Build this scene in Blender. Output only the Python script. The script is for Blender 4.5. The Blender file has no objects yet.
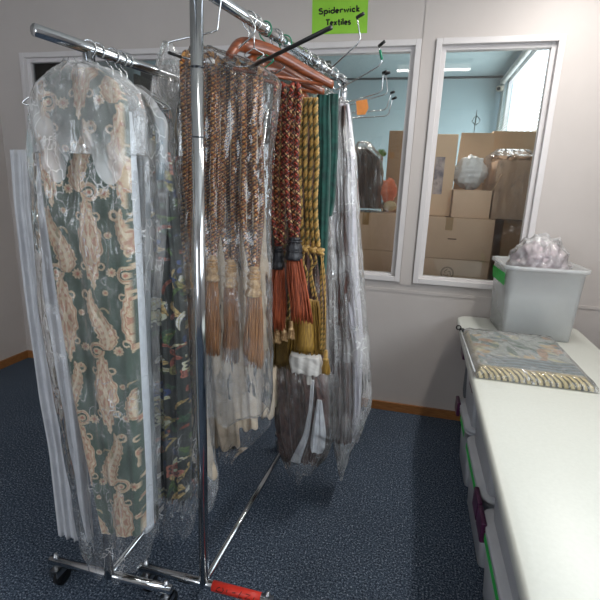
import bpy, math, random
import numpy as np
from math import sin, cos, pi, radians
from mathutils import Vector
random.seed(7); rng = np.random.RandomState(11)
S = bpy.context.scene; COL = S.collection
# ------------------------------------------------------------------ camera
F, PITCH, ROLL, YAW, H = 451.0, radians(14), radians(2.25), radians(13.4), 1.55
fwd = np.array([-sin(YAW)*cos(PITCH), cos(YAW)*cos(PITCH), -sin(PITCH)])
rt0 = np.array([cos(YAW), sin(YAW), 0.0]); up0 = np.cross(rt0, fwd)
RT = cos(ROLL)*rt0 + sin(ROLL)*up0; UP = -sin(ROLL)*rt0 + cos(ROLL)*up0
def W(x, y, Y):                       # a direction of view met with the plane y = Y
    d = fwd*F + RT*(x-300) - UP*(y-300); t = Y/d[1]
    return np.array([0, 0, H]) + t*d
def Z(x, y, z):                       # the same met with the height z
    d = fwd*F + RT*(x-300) - UP*(y-300); t = (z-H)/d[2]
    return np.array([0, 0, H]) + t*d
cd = bpy.data.cameras.new('camera'); cam = bpy.data.objects.new('camera', cd); COL.objects.link(cam)
cd.sensor_width = 36; cd.lens = 36*F/600; cd.clip_start = .02
from mathutils import Matrix
m = Matrix(((RT[0], UP[0], -fwd[0], 0), (RT[1], UP[1], -fwd[1], 0), (RT[2], UP[2], -fwd[2], H), (0, 0, 0, 1)))
cam.matrix_world = m; S.camera = cam
S.view_settings.view_transform = 'Standard'; S.view_settings.look = 'None'
S.view_settings.gamma = 1; S.view_settings.use_curve_mapping = False; S.view_settings.exposure = 0.50
# ------------------------------------------------------------------ materials
def lin(c):
    return tuple(((v/255)/12.92 if v/255 <= .04045 else ((v/255+.055)/1.055)**2.4) for v in c[:3]) + (1,)
MATS = {}
def newmat(n):
    m = bpy.data.materials.new(n); m.use_nodes = True; nt = m.node_tree
    return m, nt, nt.nodes['Principled BSDF'], nt.nodes['Material Output']
def coords(nt, scale=(1, 1, 1)):
    g = nt.nodes.new('ShaderNodeNewGeometry'); mp = nt.nodes.new('ShaderNodeMapping')
    mp.inputs['Scale'].default_value = scale; nt.links.new(g.outputs['Position'], mp.inputs['Vector']); return mp.outputs[0]
def noise(nt, vec, scale, detail=4, rough=.6):
    n = nt.nodes.new('ShaderNodeTexNoise'); n.inputs['Scale'].default_value = scale
    n.inputs['Detail'].default_value = detail; n.inputs['Roughness'].default_value = rough
    nt.links.new(vec, n.inputs['Vector']); return n
def ramp(nt, src, stops):
    r = nt.nodes.new('ShaderNodeValToRGB'); e = r.color_ramp.elements
    while len(e) > 1: e.remove(e[-1])
    e[0].position, e[0].color = stops[0]
    for p, c in stops[1:]:
        k = e.new(p); k.color = c
    nt.links.new(src, r.inputs[0]); return r.outputs[0]
def bump(nt, src, bs, strength=.3, dist=.01):
    b = nt.nodes.new('ShaderNodeBump'); b.inputs['Strength'].default_value = strength; b.inputs['Distance'].default_value = dist
    nt.links.new(src, b.inputs['Height']); nt.links.new(b.outputs[0], bs.inputs['Normal']); return b
def mat(n, c, rough=.6, metal=0, var=None, scale=30, vscale=(1, 1, 1), bstr=0, sheen=0, trans=0, bd=.004, coat=0):
    if n in MATS: return MATS[n]
    m, nt, bs, out = newmat(n)
    bs.inputs['Base Color'].default_value = lin(c); bs.inputs['Roughness'].default_value = rough; bs.inputs['Metallic'].default_value = metal
    if sheen: bs.inputs['Sheen Weight'].default_value = sheen
    if coat: bs.inputs['Coat Weight'].default_value = coat
    v = coords(nt, vscale); no = noise(nt, v, scale)
    c2 = var or tuple(max(0, x*.93) for x in c)
    nt.links.new(ramp(nt, no.outputs['Fac'], [(.3, lin(c2)), (.7, lin(c))]), bs.inputs['Base Color'])
    if bstr: bump(nt, no.outputs['Fac'], bs, bstr, bd)
    if trans:
        tr = nt.nodes.new('ShaderNodeBsdfTransparent'); mx = nt.nodes.new('ShaderNodeMixShader'); mx.inputs[0].default_value = trans
        nt.links.new(bs.outputs[0], mx.inputs[1]); nt.links.new(tr.outputs[0], mx.inputs[2]); nt.links.new(mx.outputs[0], out.inputs['Surface'])
    MATS[n] = m; return m
def vmat(n, rough=.8, scale=900, sheen=.2, vary=.35):
    """woven cloth whose printed pattern is stored on the cloth itself"""
    if n in MATS: return MATS[n]
    m, nt, bs, out = newmat(n)
    a = nt.nodes.new('ShaderNodeVertexColor'); a.layer_name = 'Col'
    v = coords(nt, (1, 1, .25)); no = noise(nt, v, scale*.5, 2)
    mx = nt.nodes.new('ShaderNodeMix'); mx.data_type = 'RGBA'; mx.blend_type = 'MULTIPLY'; mx.inputs[0].default_value = vary
    nt.links.new(a.outputs[0], mx.inputs[6]); nt.links.new(ramp(nt, no.outputs['Fac'], [(.3, (.45, .45, .45, 1)), (.7, (1, 1, 1, 1))]), mx.inputs[7])
    nt.links.new(mx.outputs[2], bs.inputs['Base Color']); bs.inputs['Roughness'].default_value = rough
    bs.inputs['Sheen Weight'].default_value = sheen
    bump(nt, no.outputs['Fac'], bs, .2, .002)
    MATS[n] = m; return m
def film(n, haze=.045, edge=.38, tint=(.975, .98, .985), crease_glint=.6, cs=(1, 1, .3), col=(.86, .86, .86), blotch=.06):
    """clear polythene film: mostly see-through, glossy, milky edge-on and where creased, the creases lightened to imitate glints"""
    if n in MATS: return MATS[n]
    m, nt, bs, out = newmat(n)
    v = coords(nt, cs); v2 = coords(nt, (1, 1, .7))
    n1 = noise(nt, v, 22, 2, .5); n2 = noise(nt, v2, 9, 3)
    d = nt.nodes.new('ShaderNodeMath'); d.operation = 'ADD'; nt.links.new(n1.outputs['Fac'], d.inputs[0]); nt.links.new(n2.outputs['Fac'], d.inputs[1])
    b = nt.nodes.new('ShaderNodeBump'); b.inputs['Strength'].default_value = .7; b.inputs['Distance'].default_value = .02
    nt.links.new(d.outputs[0], b.inputs['Height'])
    # long whitened creases in patches, brightened to stand in for highlight streaks
    vo = nt.nodes.new('ShaderNodeTexVoronoi'); vo.feature = 'DISTANCE_TO_EDGE'; vo.inputs['Scale'].default_value = 11
    wv = nt.nodes.new('ShaderNodeMix'); wv.data_type = 'RGBA'; wv.blend_type = 'ADD'; wv.inputs[0].default_value = .25
    nt.links.new(v, wv.inputs[6]); nt.links.new(n2.outputs['Color'], wv.inputs[7]); nt.links.new(wv.outputs[2], vo.inputs['Vector'])
    cr = ramp(nt, vo.outputs['Distance'], [(0, (1, 1, 1, 1)), (.012, (.35, .35, .35, 1)), (.03, (0, 0, 0, 1))])
    pn = noise(nt, v2, 5, 2); pa = ramp(nt, pn.outputs['Fac'], [(.45, (0, 0, 0, 1)), (.62, (1, 1, 1, 1))])
    cm = nt.nodes.new('ShaderNodeMath'); cm.operation = 'MULTIPLY'; nt.links.new(cr, cm.inputs[0]); nt.links.new(pa, cm.inputs[1])
    bn = nt.nodes.new('ShaderNodeMath'); bn.operation = 'MULTIPLY_ADD'; bn.inputs[1].default_value = blotch; bn.inputs[2].default_value = haze; nt.links.new(pa, bn.inputs[0])
    lw = nt.nodes.new('ShaderNodeLayerWeight'); lw.inputs['Blend'].default_value = .5
    pw = nt.nodes.new('ShaderNodeMath'); pw.operation = 'POWER'; pw.inputs[1].default_value = 3.2; nt.links.new(lw.outputs['Facing'], pw.inputs[0])
    ma = nt.nodes.new('ShaderNodeMath'); ma.operation = 'MULTIPLY_ADD'; ma.inputs[1].default_value = edge; nt.links.new(bn.outputs[0], ma.inputs[2]); nt.links.new(pw.outputs[0], ma.inputs[0])
    mb = nt.nodes.new('ShaderNodeMath'); mb.operation = 'MULTIPLY_ADD'; mb.inputs[1].default_value = crease_glint; mb.use_clamp = True
    nt.links.new(cm.outputs[0], mb.inputs[0]); nt.links.new(ma.outputs[0], mb.inputs[2])
    bs.inputs['Base Color'].default_value = (*col, 1); bs.inputs['Roughness'].default_value = .2
    tr = nt.nodes.new('ShaderNodeBsdfTransparent'); tr.inputs[0].default_value = (*tint, 1)
    mx = nt.nodes.new('ShaderNodeMixShader'); nt.links.new(mb.outputs[0], mx.inputs[0])
    nt.links.new(tr.outputs[0], mx.inputs[1]); nt.links.new(bs.outputs[0], mx.inputs[2])
    gl = nt.nodes.new('ShaderNodeBsdfGlossy'); gl.inputs['Roughness'].default_value = .07; nt.links.new(b.outputs[0], gl.inputs['Normal'])
    fr = nt.nodes.new('ShaderNodeFresnel'); fr.inputs[0].default_value = 1.42; nt.links.new(b.outputs[0], fr.inputs['Normal'])
    mx2 = nt.nodes.new('ShaderNodeMixShader'); nt.links.new(fr.outputs[0], mx2.inputs[0]); nt.links.new(mx.outputs[0], mx2.inputs[1]); nt.links.new(gl.outputs[0], mx2.inputs[2])
    nt.links.new(mx2.outputs[0], out.inputs['Surface']); MATS[n] = m; return m
chrome = mat('chrome', (200, 204, 208), .13, 1, scale=8)
wire = mat('hanger_wire', (205, 208, 210), .22, 1, scale=8)
rubber = mat('black_rubber', (14, 14, 15), .45)
wood = mat('hanger_wood', (140, 68, 28), .4, 0, (92, 40, 14), 40, (1, 1, 6), .05, coat=.4)
gwire = mat('green_plastic', (20, 130, 95), .35)
clear = film('clear_film'); milky = film('milky_film', .20, .45, crease_glint=.3); silver = film('silver_film', .16, .55, crease_glint=.5, blotch=.22)
thin = film('thin_film', .02, .35, crease_glint=.25, blotch=.06)
# ------------------------------------------------------------------ mesh tools
class MB:
    def __init__(s): s.v = []; s.f = []; s.m = []; s.n = 0
    def add(s, v, f, mi=0):
        v = np.asarray(v, float); s.v.append(v); s.f += [tuple(i+s.n for i in q) for q in f]; s.m += [mi]*len(f); s.n += len(v); return s
    def box(s, a, b, mi=0, rot=0, piv=None):
        x0, y0, z0 = a; x1, y1, z1 = b
        v = np.array([(x0, y0, z0), (x1, y0, z0), (x1, y1, z0), (x0, y1, z0), (x0, y0, z1), (x1, y0, z1), (x1, y1, z1), (x0, y1, z1)], float)
        if rot:
            p = np.array(piv if piv is not None else ((x0+x1)/2, (y0+y1)/2)); c, q = cos(rot), sin(rot)
            d = v[:, :2]-p; v[:, 0] = p[0]+c*d[:, 0]-q*d[:, 1]; v[:, 1] = p[1]+q*d[:, 0]+c*d[:, 1]
        return s.add(v, [(0, 3, 2, 1), (4, 5, 6, 7), (0, 1, 5, 4), (1, 2, 6, 5), (2, 3, 7, 6), (3, 0, 4, 7)], mi)
    def tube(s, pts, r, seg=10, mi=0, cap=True, sx=1.0):
        pts = np.asarray(pts, float); n = len(pts); rr = np.ones(n)*r if np.isscalar(r) else np.asarray(r, float)
        t = np.gradient(pts, axis=0); t /= np.linalg.norm(t, axis=1)[:, None]+1e-12
        ref = np.array([0, 0, 1.]) if abs(t[0][2]) < .9 else np.array([0, 1., 0])
        a = np.cross(ref, t[0]); a /= np.linalg.norm(a); V = []
        for i in range(n):
            a = a-t[i]*(a@t[i]); a /= np.linalg.norm(a)+1e-12; b = np.cross(t[i], a)
            th = np.arange(seg)*2*pi/seg
            V.append(pts[i]+rr[i]*(np.cos(th)[:, None]*a*sx+np.sin(th)[:, None]*b))
        V = np.concatenate(V); f = [(i*seg+j, i*seg+(j+1) % seg, (i+1)*seg+(j+1) % seg, (i+1)*seg+j) for i in range(n-1) for j in range(seg)]
        if cap: f += [tuple(range(seg))[::-1], tuple((n-1)*seg+j for j in range(seg))]
        return s.add(V, f, mi)
    def lathe(s, prof, c, seg=24, mi=0, groove=0, ng=8, sq=1.0):
        n = len(prof); V = []
        for r, z in prof:
            for j in range(seg):
                th = j*2*pi/seg; q = r*(1+groove*cos(ng*th)); V.append((c[0]+q*cos(th), c[1]+q*sin(th)*sq, c[2]+z))
        f = [(i*seg+j, i*seg+(j+1) % seg, (i+1)*seg+(j+1) % seg, (i+1)*seg+j) for i in range(n-1) for j in range(seg)]
        f += [tuple(range(seg))[::-1], tuple((n-1)*seg+j for j in range(seg))]
        return s.add(V, f, mi)
    def build(s, name, mats, parent=None, smooth=True, origin=None, bevel=0, col=None):
        V = np.concatenate(s.v)
        if parent is not None:
            o0 = np.array(WL[parent.name])
        else:
            o0 = np.array(origin) if origin is not None else np.array([(V[:, 0].min()+V[:, 0].max())/2, (V[:, 1].min()+V[:, 1].max())/2, V[:, 2].min()])
        me = bpy.data.meshes.new(name); me.from_pydata((V-o0).tolist(), [], s.f)
        for m_ in (mats if isinstance(mats, (list, tuple)) else [mats]): me.materials.append(m_)
        me.polygons.foreach_set('material_index', s.m); me.polygons.foreach_set('use_smooth', [smooth]*len(s.f))
        if col is not None:
            a = me.color_attributes.new('Col', 'FLOAT_COLOR', 'POINT'); c = np.ones((len(V), 4)); c[:, :3] = col; a.data.foreach_set('color', c.ravel())
        me.update(); o = bpy.data.objects.new(name, me); COL.objects.link(o)
        if parent is not None: o.parent = parent; WL[o.name] = tuple(o0)
        else: o.location = o0; WL[o.name] = tuple(o0)
        if bevel:
            b = o.modifiers.new('bevel', 'BEVEL'); b.width = bevel; b.segments = 2; b.limit_method = 'ANGLE'
            if smooth:
                me.polygons.foreach_set('use_smooth', [False]*len(s.f))
        return o
WL = {}
def tag(o, label, cat, group=None, kind=None):
    if label: o['label'] = label
    if cat: o['category'] = cat
    if group: o['group'] = group
    if kind: o['kind'] = kind
    return o
def thing(name, loc, label, cat, group=None):
    o = bpy.data.objects.new(name, None); o.empty_display_size = .05; COL.objects.link(o); o.location = tuple(loc); WL[o.name] = tuple(loc)
    return tag(o, label, cat, group)
def struct(name, mb, m, **k):
    o = mb.build(name, m, smooth=False, **k); o['kind'] = 'structure'; return o
def dup(root, loc, label=None):
    r = root.copy(); COL.objects.link(r); r.location = tuple(loc); WL[r.name] = tuple(loc)
    if label: r['label'] = label
    for ch in list(root.children):
        c = ch.copy(); COL.objects.link(c); c.parent = r
        for g in ch.children:
            d = g.copy(); COL.objects.link(d); d.parent = c
    return r
# ------------------------------------------------------------------ cloth and film solids
def ridged(P, n, kx, kz, seed):
    r = np.random.RandomState(seed); o = np.zeros(len(P))
    for i in range(n):
        fx, fz = r.normal(0, kx), r.normal(0, kz); ph = r.uniform(0, 6.28); fy = r.normal(0, kx*.4)
        w = np.sin(P[:, 0]*fx+P[:, 2]*fz+P[:, 1]*fy+ph+1.3*np.sin(P[:, 2]*kz*.3+i))
        o += (1-2*np.abs(w))/n**.5
    return o*.6
def drape(name, rows, Y, depth, m, parent=None, folds=4, amp=.006, nz=120, nt=120, crum=0, kx=60, kz=12, colorfn=None,
          seed=1, hem=0.0, hemk=5, opened=False, slope=0.0, tuck=.12, ends=True, sheet=False, origin=None, flat=3.0):
    """a hanging folded cloth or bag: an upright closed body whose outline is given by rows (heights), with folds"""
    rows = sorted(rows); py = np.array([r[0] for r in rows], float)
    A = np.array([W(r[1], r[0], Y) for r in rows]); B = np.array([W(r[2], r[0], Y) for r in rows])
    zz = (A[:, 2]+B[:, 2])/2; order = np.argsort(-zz); zz = zz[order]; A = A[order]; B = B[order]
    zs = np.linspace(zz[0], zz[-1], nz); xl = np.interp(-zs, -zz, A[:, 0]); xr = np.interp(-zs, -zz, B[:, 0])
    k = np.ones(5)/5; pad = lambda q: np.convolve(np.r_[[q[0]]*2, q, [q[-1]]*2], k, 'valid'); xl = pad(xl); xr = pad(xr)
    nf = nt//2; t = np.linspace(0, 1, nf, endpoint=False)
    # body: front from left to right, then the back from right to left
    u = np.concatenate([-1+2*t, 1-2*t]); side = np.concatenate([-np.ones(nf), np.ones(nf)])
    prof = (1-np.abs(u)**flat)**(1/flat)
    U, ZZ = np.meshgrid(u, zs); SD = np.tile(side, (nz, 1)); PR = np.tile(prof, (nz, 1))
    XL = xl[:, None]; XR = xr[:, None]; cx = (XL+XR)/2; hw = (XR-XL)/2
    v = (zs[0]-ZZ)/(zs[0]-zs[-1])
    dep = depth/2*np.minimum(1, (.35+v/tuck*.65)) if tuck else depth/2
    rs = np.random.RandomState(seed); ph = rs.uniform(0, 6.28, 4)
    fo = np.sin(folds*pi*U+ph[0]+1.2*np.sin(v*2.2+ph[1]))*.7+.4*np.sin(folds*2.3*pi*U+ph[2]+v*1.5)
    X = cx+hw*U; Yy = Y+slope*U*hw+SD*(dep*PR)+amp*fo*PR**.5*np.where(SD < 0, 1, .5)
    if hem:
        ZZ = ZZ+hem*np.sin(hemk*pi*U+ph[3])*np.clip((v-.9)/.1, 0, 1)
    P = np.stack([X, Yy, ZZ], -1).reshape(-1, 3)
    if crum:
        n = ridged(P, 9, kx, kz, seed); n2 = ridged(P, 9, kx, kz, seed+50); e = np.repeat(np.clip(np.minimum(v[:, 0]*12, 1), .15, 1), nf*2)
        pe = np.clip(PR.reshape(-1), 0, 1)**1.5; P[:, 1] += n*crum*e*pe; P[:, 0] += n2*crum*.35*e
    N = nf*2
    f = [(i*N+j, (i+1)*N+j, (i+1)*N+(j+1) % N, i*N+(j+1) % N) for i in range(nz-1) for j in (range(nf) if sheet else range(N))]
    if sheet:
        ends = False; keep = (np.arange(len(P)) % N) <= nf; new = np.cumsum(keep)-1; P = P[keep]; f = [tuple(int(new[q]) for q in ff) for ff in f]
    if ends: f += [tuple(range(N))]
    if ends and not opened: f += [tuple((nz-1)*N+j for j in range(N))[::-1]]
    col = None
    if colorfn is not None:
        # the print follows the cloth: distance across the folds and height
        s = (U*hw).reshape(-1)+.35*np.where(SD.reshape(-1) < 0, 0, .21); col = colorfn(s, P[:, 2])
    return MB().add(P, f).build(name, m, parent, smooth=True, col=col, origin=origin)
def px_path(pts, Y):
    return [W(x, y, Y) for x, y in pts]
def smooth_path(pts, n=8):
    pts = [np.asarray(p, float) for p in pts]; out = []
    P = [2*pts[0]-pts[1]]+pts+[2*pts[-1]-pts[-2]]
    for i in range(1, len(P)-2):
        for k in range(n):
            t = k/n; a, b, c, d = P[i-1], P[i], P[i+1], P[i+2]
            out.append(.5*((2*b)+(-a+c)*t+(2*a-5*b+4*c-d)*t*t+(-a+3*b-3*c+d)*t**3))
    out.append(pts[-1]); return np.array(out)
# ================================================================== SETTING
YW = 3.09; CEIL = 2.9
wallm = mat('painted_wall_panel', (196, 189, 185), .55, 0, (191, 184, 180), 3, bstr=.02)
framem = mat('painted_frame', (214, 210, 210), .4, 0, (209, 205, 205), 4)
# carpet
m, nt, bs, out = newmat('blue_carpet'); v = coords(nt); n1 = noise(nt, v, 125, 4, .85); n2 = noise(nt, v, 3, 3)
c = ramp(nt, n1.outputs['Fac'], [(.36, lin((18, 22, 30))), (.48, lin((60, 71, 86))), (.57, lin((98, 111, 128))), (.66, lin((200, 208, 218)))])
mx = nt.nodes.new('ShaderNodeMix'); mx.data_type = 'RGBA'; mx.blend_type = 'MULTIPLY'; mx.inputs[0].default_value = .5
nt.links.new(c, mx.inputs[6]); nt.links.new(ramp(nt, n2.outputs['Fac'], [(.3, (.7, .7, .7, 1)), (.7, (1, 1, 1, 1))]), mx.inputs[7])
nt.links.new(mx.outputs[2], bs.inputs['Base Color']); bs.inputs['Roughness'].default_value = 1; bs.inputs['Specular IOR Level'].default_value = .1
bump(nt, n1.outputs['Fac'], bs, .8, .006); carpet = m
struct('floor', MB().box((-3.2, -2.2, -.1), (1.7, YW+.1, 0)), carpet)
struct('ceiling', MB().box((-3.2, -2.2, CEIL), (1.7, YW+.1, CEIL+.1)), mat('ceiling_paint', (225, 222, 216), .8))
T = .10
# wall with two window openings
W1 = (-2.95, -.045); W2 = (.04, .74); ZB, ZT = .955, 2.44
F1 = (W1[0], W1[1]); fb = .065
wb = MB()
wb.box((-3.2, YW, 0), (1.7, YW+T, ZB)); wb.box((-3.2, YW, ZT), (1.7, YW+T, CEIL))
wb.box((-3.2, YW, ZB), (W1[0], YW+T, ZT)); wb.box((W1[1], YW, ZB), (W2[0], YW+T, ZT)); wb.box((W2[1], YW, ZB), (1.7, YW+T, ZT))
struct('wall_back', wb, wallm)
# panel cover strip over the post
struct('trim_1', MB().box((W1[1]+.004, YW-.006, ZB-.02), (W2[0]-.004, YW+.001, CEIL)), wallm)
struct('trim_2', MB().box((-3.2, YW-.004, ZB-.075), (1.7, YW+.001, ZB-.055)), wallm)
glassm, nt, bs, out = newmat('window_glass')
tr = nt.nodes.new('ShaderNodeBsdfTransparent'); tr.inputs[0].default_value = (.94, .96, .96, 1); gl = nt.nodes.new('ShaderNodeBsdfGlossy'); gl.inputs['Roughness'].default_value = .02
fr = nt.nodes.new('ShaderNodeFresnel'); fr.inputs[0].default_value = 1.55; mm = nt.nodes.new('ShaderNodeMath'); mm.operation = 'MULTIPLY'; mm.inputs[1].default_value = 1.2; mm.use_clamp = True
mx = nt.nodes.new('ShaderNodeMixShader'); nt.links.new(fr.outputs[0], mm.inputs[0]); nt.links.new(mm.outputs[0], mx.inputs[0]); nt.links.new(tr.outputs[0], mx.inputs[1]); nt.links.new(gl.outputs[0], mx.inputs[2]); nt.links.new(mx.outputs[0], out.inputs['Surface'])
def window(n, x0, x1, outer=True, mull=()):
    t = bpy.data.objects.new('window_%d' % n, None); COL.objects.link(t); t.location = ((x0+x1)/2, YW, ZB); WL[t.name] = tuple(t.location); t['kind'] = 'structure'
    def ring(a0, a1, z0, z1, w, y0, y1):
        b = MB(); b.box((a0, y0, z0), (a0+w, y1, z1)); b.box((a1-w, y0, z0), (a1, y1, z1)); b.box((a0+w, y0, z0), (a1-w, y1, z0+w)); b.box((a0+w, y0, z1-w), (a1-w, y1, z1)); return b
    b = ring(x0, x1, ZB, ZT, .035, YW-.022, YW+.07)
    b2 = ring(x0+.033, x1-.033, ZB+.02, ZT-.03, .03, YW+.012, YW+.06)
    for mxx in mull: b.box((mxx-.03, YW-.02, ZB+.035), (mxx+.03, YW+.07, ZT-.035))
    b.build('window_frame', framem, t, smooth=False, bevel=.003); b2.build('glazing_bead', framem, t, smooth=False, bevel=.003)
    MB().box((x0+.05, YW+.034, ZB+.04), (x1-.05, YW+.038, ZT-.05)).build('glass_pane', glassm, t, smooth=False)
window(1, *W1, mull=(-1.45,)); window(2, *W2)
pine = mat('pine_board', (168, 116, 66), .5, 0, (128, 80, 42), 14, (1, 8, 14), .1)
struct('baseboard_back', MB().box((-3.2, YW-.018, 0), (1.7, YW, .062)), pine)
struct('baseboard_left', MB().box((-3.2, -2.2, 0), (-3.18, YW-.02, .062)), pine)
struct('wall_left', MB().box((-3.3, -2.2, 0), (-3.2, YW, CEIL)), wallm)
# wall with the daylight window on the right of the room
wr = MB(); OY = (-1.0, 1.3); OZ = (1.45, 2.5)
wr.box((1.6, -2.2, 0), (1.7, YW, OZ[0])); wr.box((1.6, -2.2, OZ[1]), (1.7, YW, CEIL)); wr.box((1.6, -2.2, OZ[0]), (1.7, OY[0], OZ[1])); wr.box((1.6, OY[1], OZ[0]), (1.7, YW, OZ[1]))
struct('wall_right', wr, wallm)
# near wall behind the camera, with an opening added for fill light
wf = MB(); wf.box((-3.2, -2.3, 0), (1.7, -2.2, .9)); wf.box((-3.2, -2.3, 2.35), (1.7, -2.2, CEIL)); wf.box((-3.2, -2.3, .9), (-3.0, -2.2, 2.35)); wf.box((-1.4, -2.3, .9), (1.7, -2.2, 2.35))
struct('wall_front', wf, wallm)
for n, (a, b_) in ((4, ((1.62, OY[0], OZ[0]), (1.66, OY[1], OZ[1]))), (5, ((-3.0, -2.27, .9), (-1.4, -2.23, 2.35)))):  # the second frame belongs to the opening added for fill light
    q = MB(); w = .05; (x0, y0, z0), (x1, y1, z1) = a, b_
    if n == 4:
        q.box((x0, y0, z0), (x1, y1, z0+w)); q.box((x0, y0, z1-w), (x1, y1, z1)); 
        for yy in (y0, (y0+y1)/2-w/2, y1-w): q.box((x0, yy, z0+w), (x1, yy+w, z1-w))
    else:
        q.box((x0, y0, z0), (x1, y1, z0+w)); q.box((x0, y0, z1-w), (x1, y1, z1))
        for xx in (x0, (x0+x1)/2-w/2, x1-w): q.box((xx, y0, z0+w), (xx+w, y1, z1-w))
    struct('window_%d' % n, q, framem)
# ---- the room beyond the glass
BY = 6.5; BX = .945; BC = 2.985
teal = mat('blue_grey_paint', (142, 162, 168), .6, 0, (137, 157, 163), 2)
struct('wall_beyond', MB().box((-3.2, BY, 0), (BX+.1, BY+.1, BC)), teal)
struct('floor_beyond', MB().box((-3.2, YW+.1, -.1), (BX+.1, BY+.1, 0)), carpet)
struct('ceiling_beyond', MB().box((-3.2, YW+.1, BC), (BX+.1, BY+.1, BC+.1)), mat('blue_grey_ceiling', (150, 168, 172), .7))
struct('trim_3', MB().box((-3.2, BY-.02, BC-.025), (BX, BY, BC-.002)), mat('dark_trim', (40, 46, 48), .6))
sw = MB(); sy = (4.2, BY-.06); sz = (1.0, 2.93)
sw.box((BX, YW+.1, 0), (BX+.1, BY, sz[0])); sw.box((BX, YW+.1, sz[1]), (BX+.1, BY, BC)); sw.box((BX, YW+.1, sz[0]), (BX+.1, sy[0], sz[1])); sw.box((BX, sy[1], sz[0]), (BX+.1, BY, sz[1]))
struct('wall_beyond_right', sw, teal); struct('wall_beyond_left', MB().box((-3.3, YW+.1, 0), (-3.2, BY+.1, BC)), teal)
q = MB()
for a in ((sy[0], sz[0], sy[1], sz[0]+.05), (sy[0], sz[1]-.05, sy[1], sz[1]), (sy[0], sz[0], sy[0]+.05, sz[1]), (sy[1]-.05, sz[0], sy[1], sz[1])): q.box((BX+.04, a[0], a[1]), (BX+.08, a[2], a[3]))
struct('window_3', q, framem)
bl = thing('venetian_blind', (BX-.03, (sy[0]+sy[1])/2, sz[0]), 'white venetian blind over the bright side window of the room beyond', 'blind')
q = MB()
for i in range(60):
    z = sz[0]+.03+i*(sz[1]-sz[0]-.08)/60
    q.add([(BX-.040, sy[0], z-.014), (BX-.040, sy[1], z-.014), (BX-.020, sy[1], z+.015), (BX-.020, sy[0], z+.015), (BX-.040, sy[0], z-.012), (BX-.040, sy[1], z-.012), (BX-.020, sy[1], z+.017), (BX-.020, sy[0], z+.017)], [(0, 3, 2, 1), (4, 5, 6, 7), (0, 1, 5, 4), (2, 3, 7, 6)])
q.build('slat', mat('blind_slat', (240, 238, 225), .5), bl, smooth=False)['kind'] = 'stuff'
MB().box((BX-.05, sy[0]-.02, sz[1]-.05), (BX-.005, sy[1]+.02, sz[1])).build('head_rail', mat('blind_rail', (228, 226, 218), .4), bl, smooth=False)
for yy in (sy[0]+.2, sy[1]-.2): MB().tube([(BX-.03, yy, sz[0]+.02), (BX-.03, yy, sz[1]-.04)], .002, 5).build('ladder_cord', MATS['blind_rail'], bl)
# ================================================================== LIGHT
w = bpy.data.worlds.new('World'); S.world = w; w.use_nodes = True
bg = w.node_tree.nodes['Background']; bg.inputs[0].default_value = (.80, .90, 1.0, 1); bg.inputs[1].default_value = 2.6
def area(n, loc, rot, sx, sy_, e, c=(1, 1, 1)):
    l = bpy.data.lights.new(n, 'AREA'); l.shape = 'RECTANGLE'; l.size = sx; l.size_y = sy_; l.energy = e; l.color = c
    o = bpy.data.objects.new(n, l); COL.objects.link(o); o.location = loc; o.rotation_euler = rot; return o
area('daylight_right', (1.58, .15, 1.97), (0, radians(90), 0), 1.0, 2.2, 24, (.88, .95, 1))
area('fill_front', (-2.2, -2.18, 1.62), (radians(90), 0, 0), 1.5, 1.4, 14, (.94, .96, 1))  # added fill from behind the camera, also feeds the chrome reflections
area('daylight_beyond', (BX-.08, 5.3, 1.9), (0, radians(90), 0), 1.6, 2.0, 34, (.92, .97, 1))
emis, nt, bs, out = newmat('lamp_diffuser'); bs.inputs['Emission Color'].default_value = (1, .95, .88, 1); bs.inputs['Emission Strength'].default_value = .8
def batten(x0, x1, y, z, label):
    t = thing('ceiling_light', ((x0+x1)/2, y, z), label, 'light')
    MB().box((x0, y-.06, z+.04), (x1, y+.06, z+.08)).build('housing', mat('lamp_housing', (235, 235, 230), .4), t, smooth=False)
    MB().tube([(x0+.02, y, z+.02), (x1-.02, y, z+.02)], .02, 12).build('diffuser', emis, t)
batten(-.32, .45, .85, CEIL-.08, 'short ceiling strip light over the aisle between rack and table')
area('strip_light', (.06, .85, CEIL-.09), (0, 0, 0), .75, .1, 3, (1, .96, .9))
t = thing('ceiling_light', (.78, 2.17, CEIL-.08), 'long ceiling strip light above the table', 'light')
MB().box((.72, 1.6, CEIL-.04), (.84, 2.75, CEIL)).build('housing', MATS['lamp_housing'], t, smooth=False)
MB().tube([(.78, 1.62, CEIL-.06), (.78, 2.73, CEIL-.06)], .02, 12).build('diffuser', emis, t)
area('table_strip_light', (.78, 2.17, CEIL-.09), (0, 0, 0), .12, 1.1, 17, (1, .97, .93))
area('fill_beyond', (-.4, 4.4, BC-.12), (0, 0, 0), 1.2, .12, 34, (1, .92, .84))  # unseen lamp added to brighten the boxes beyond the glass
t = thing('ceiling_light', (-.4, 4.4, BC-.1), 'added ceiling strip light brightening the room beyond the windows', 'light')
MB().box((-1.0, 4.34, BC-.04), (.2, 4.46, BC)).build('housing', MATS['lamp_housing'], t, smooth=False)
MB().tube([(-.98, 4.4, BC-.06), (.18, 4.4, BC-.06)], .02, 12).build('diffuser', emis, t)
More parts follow.
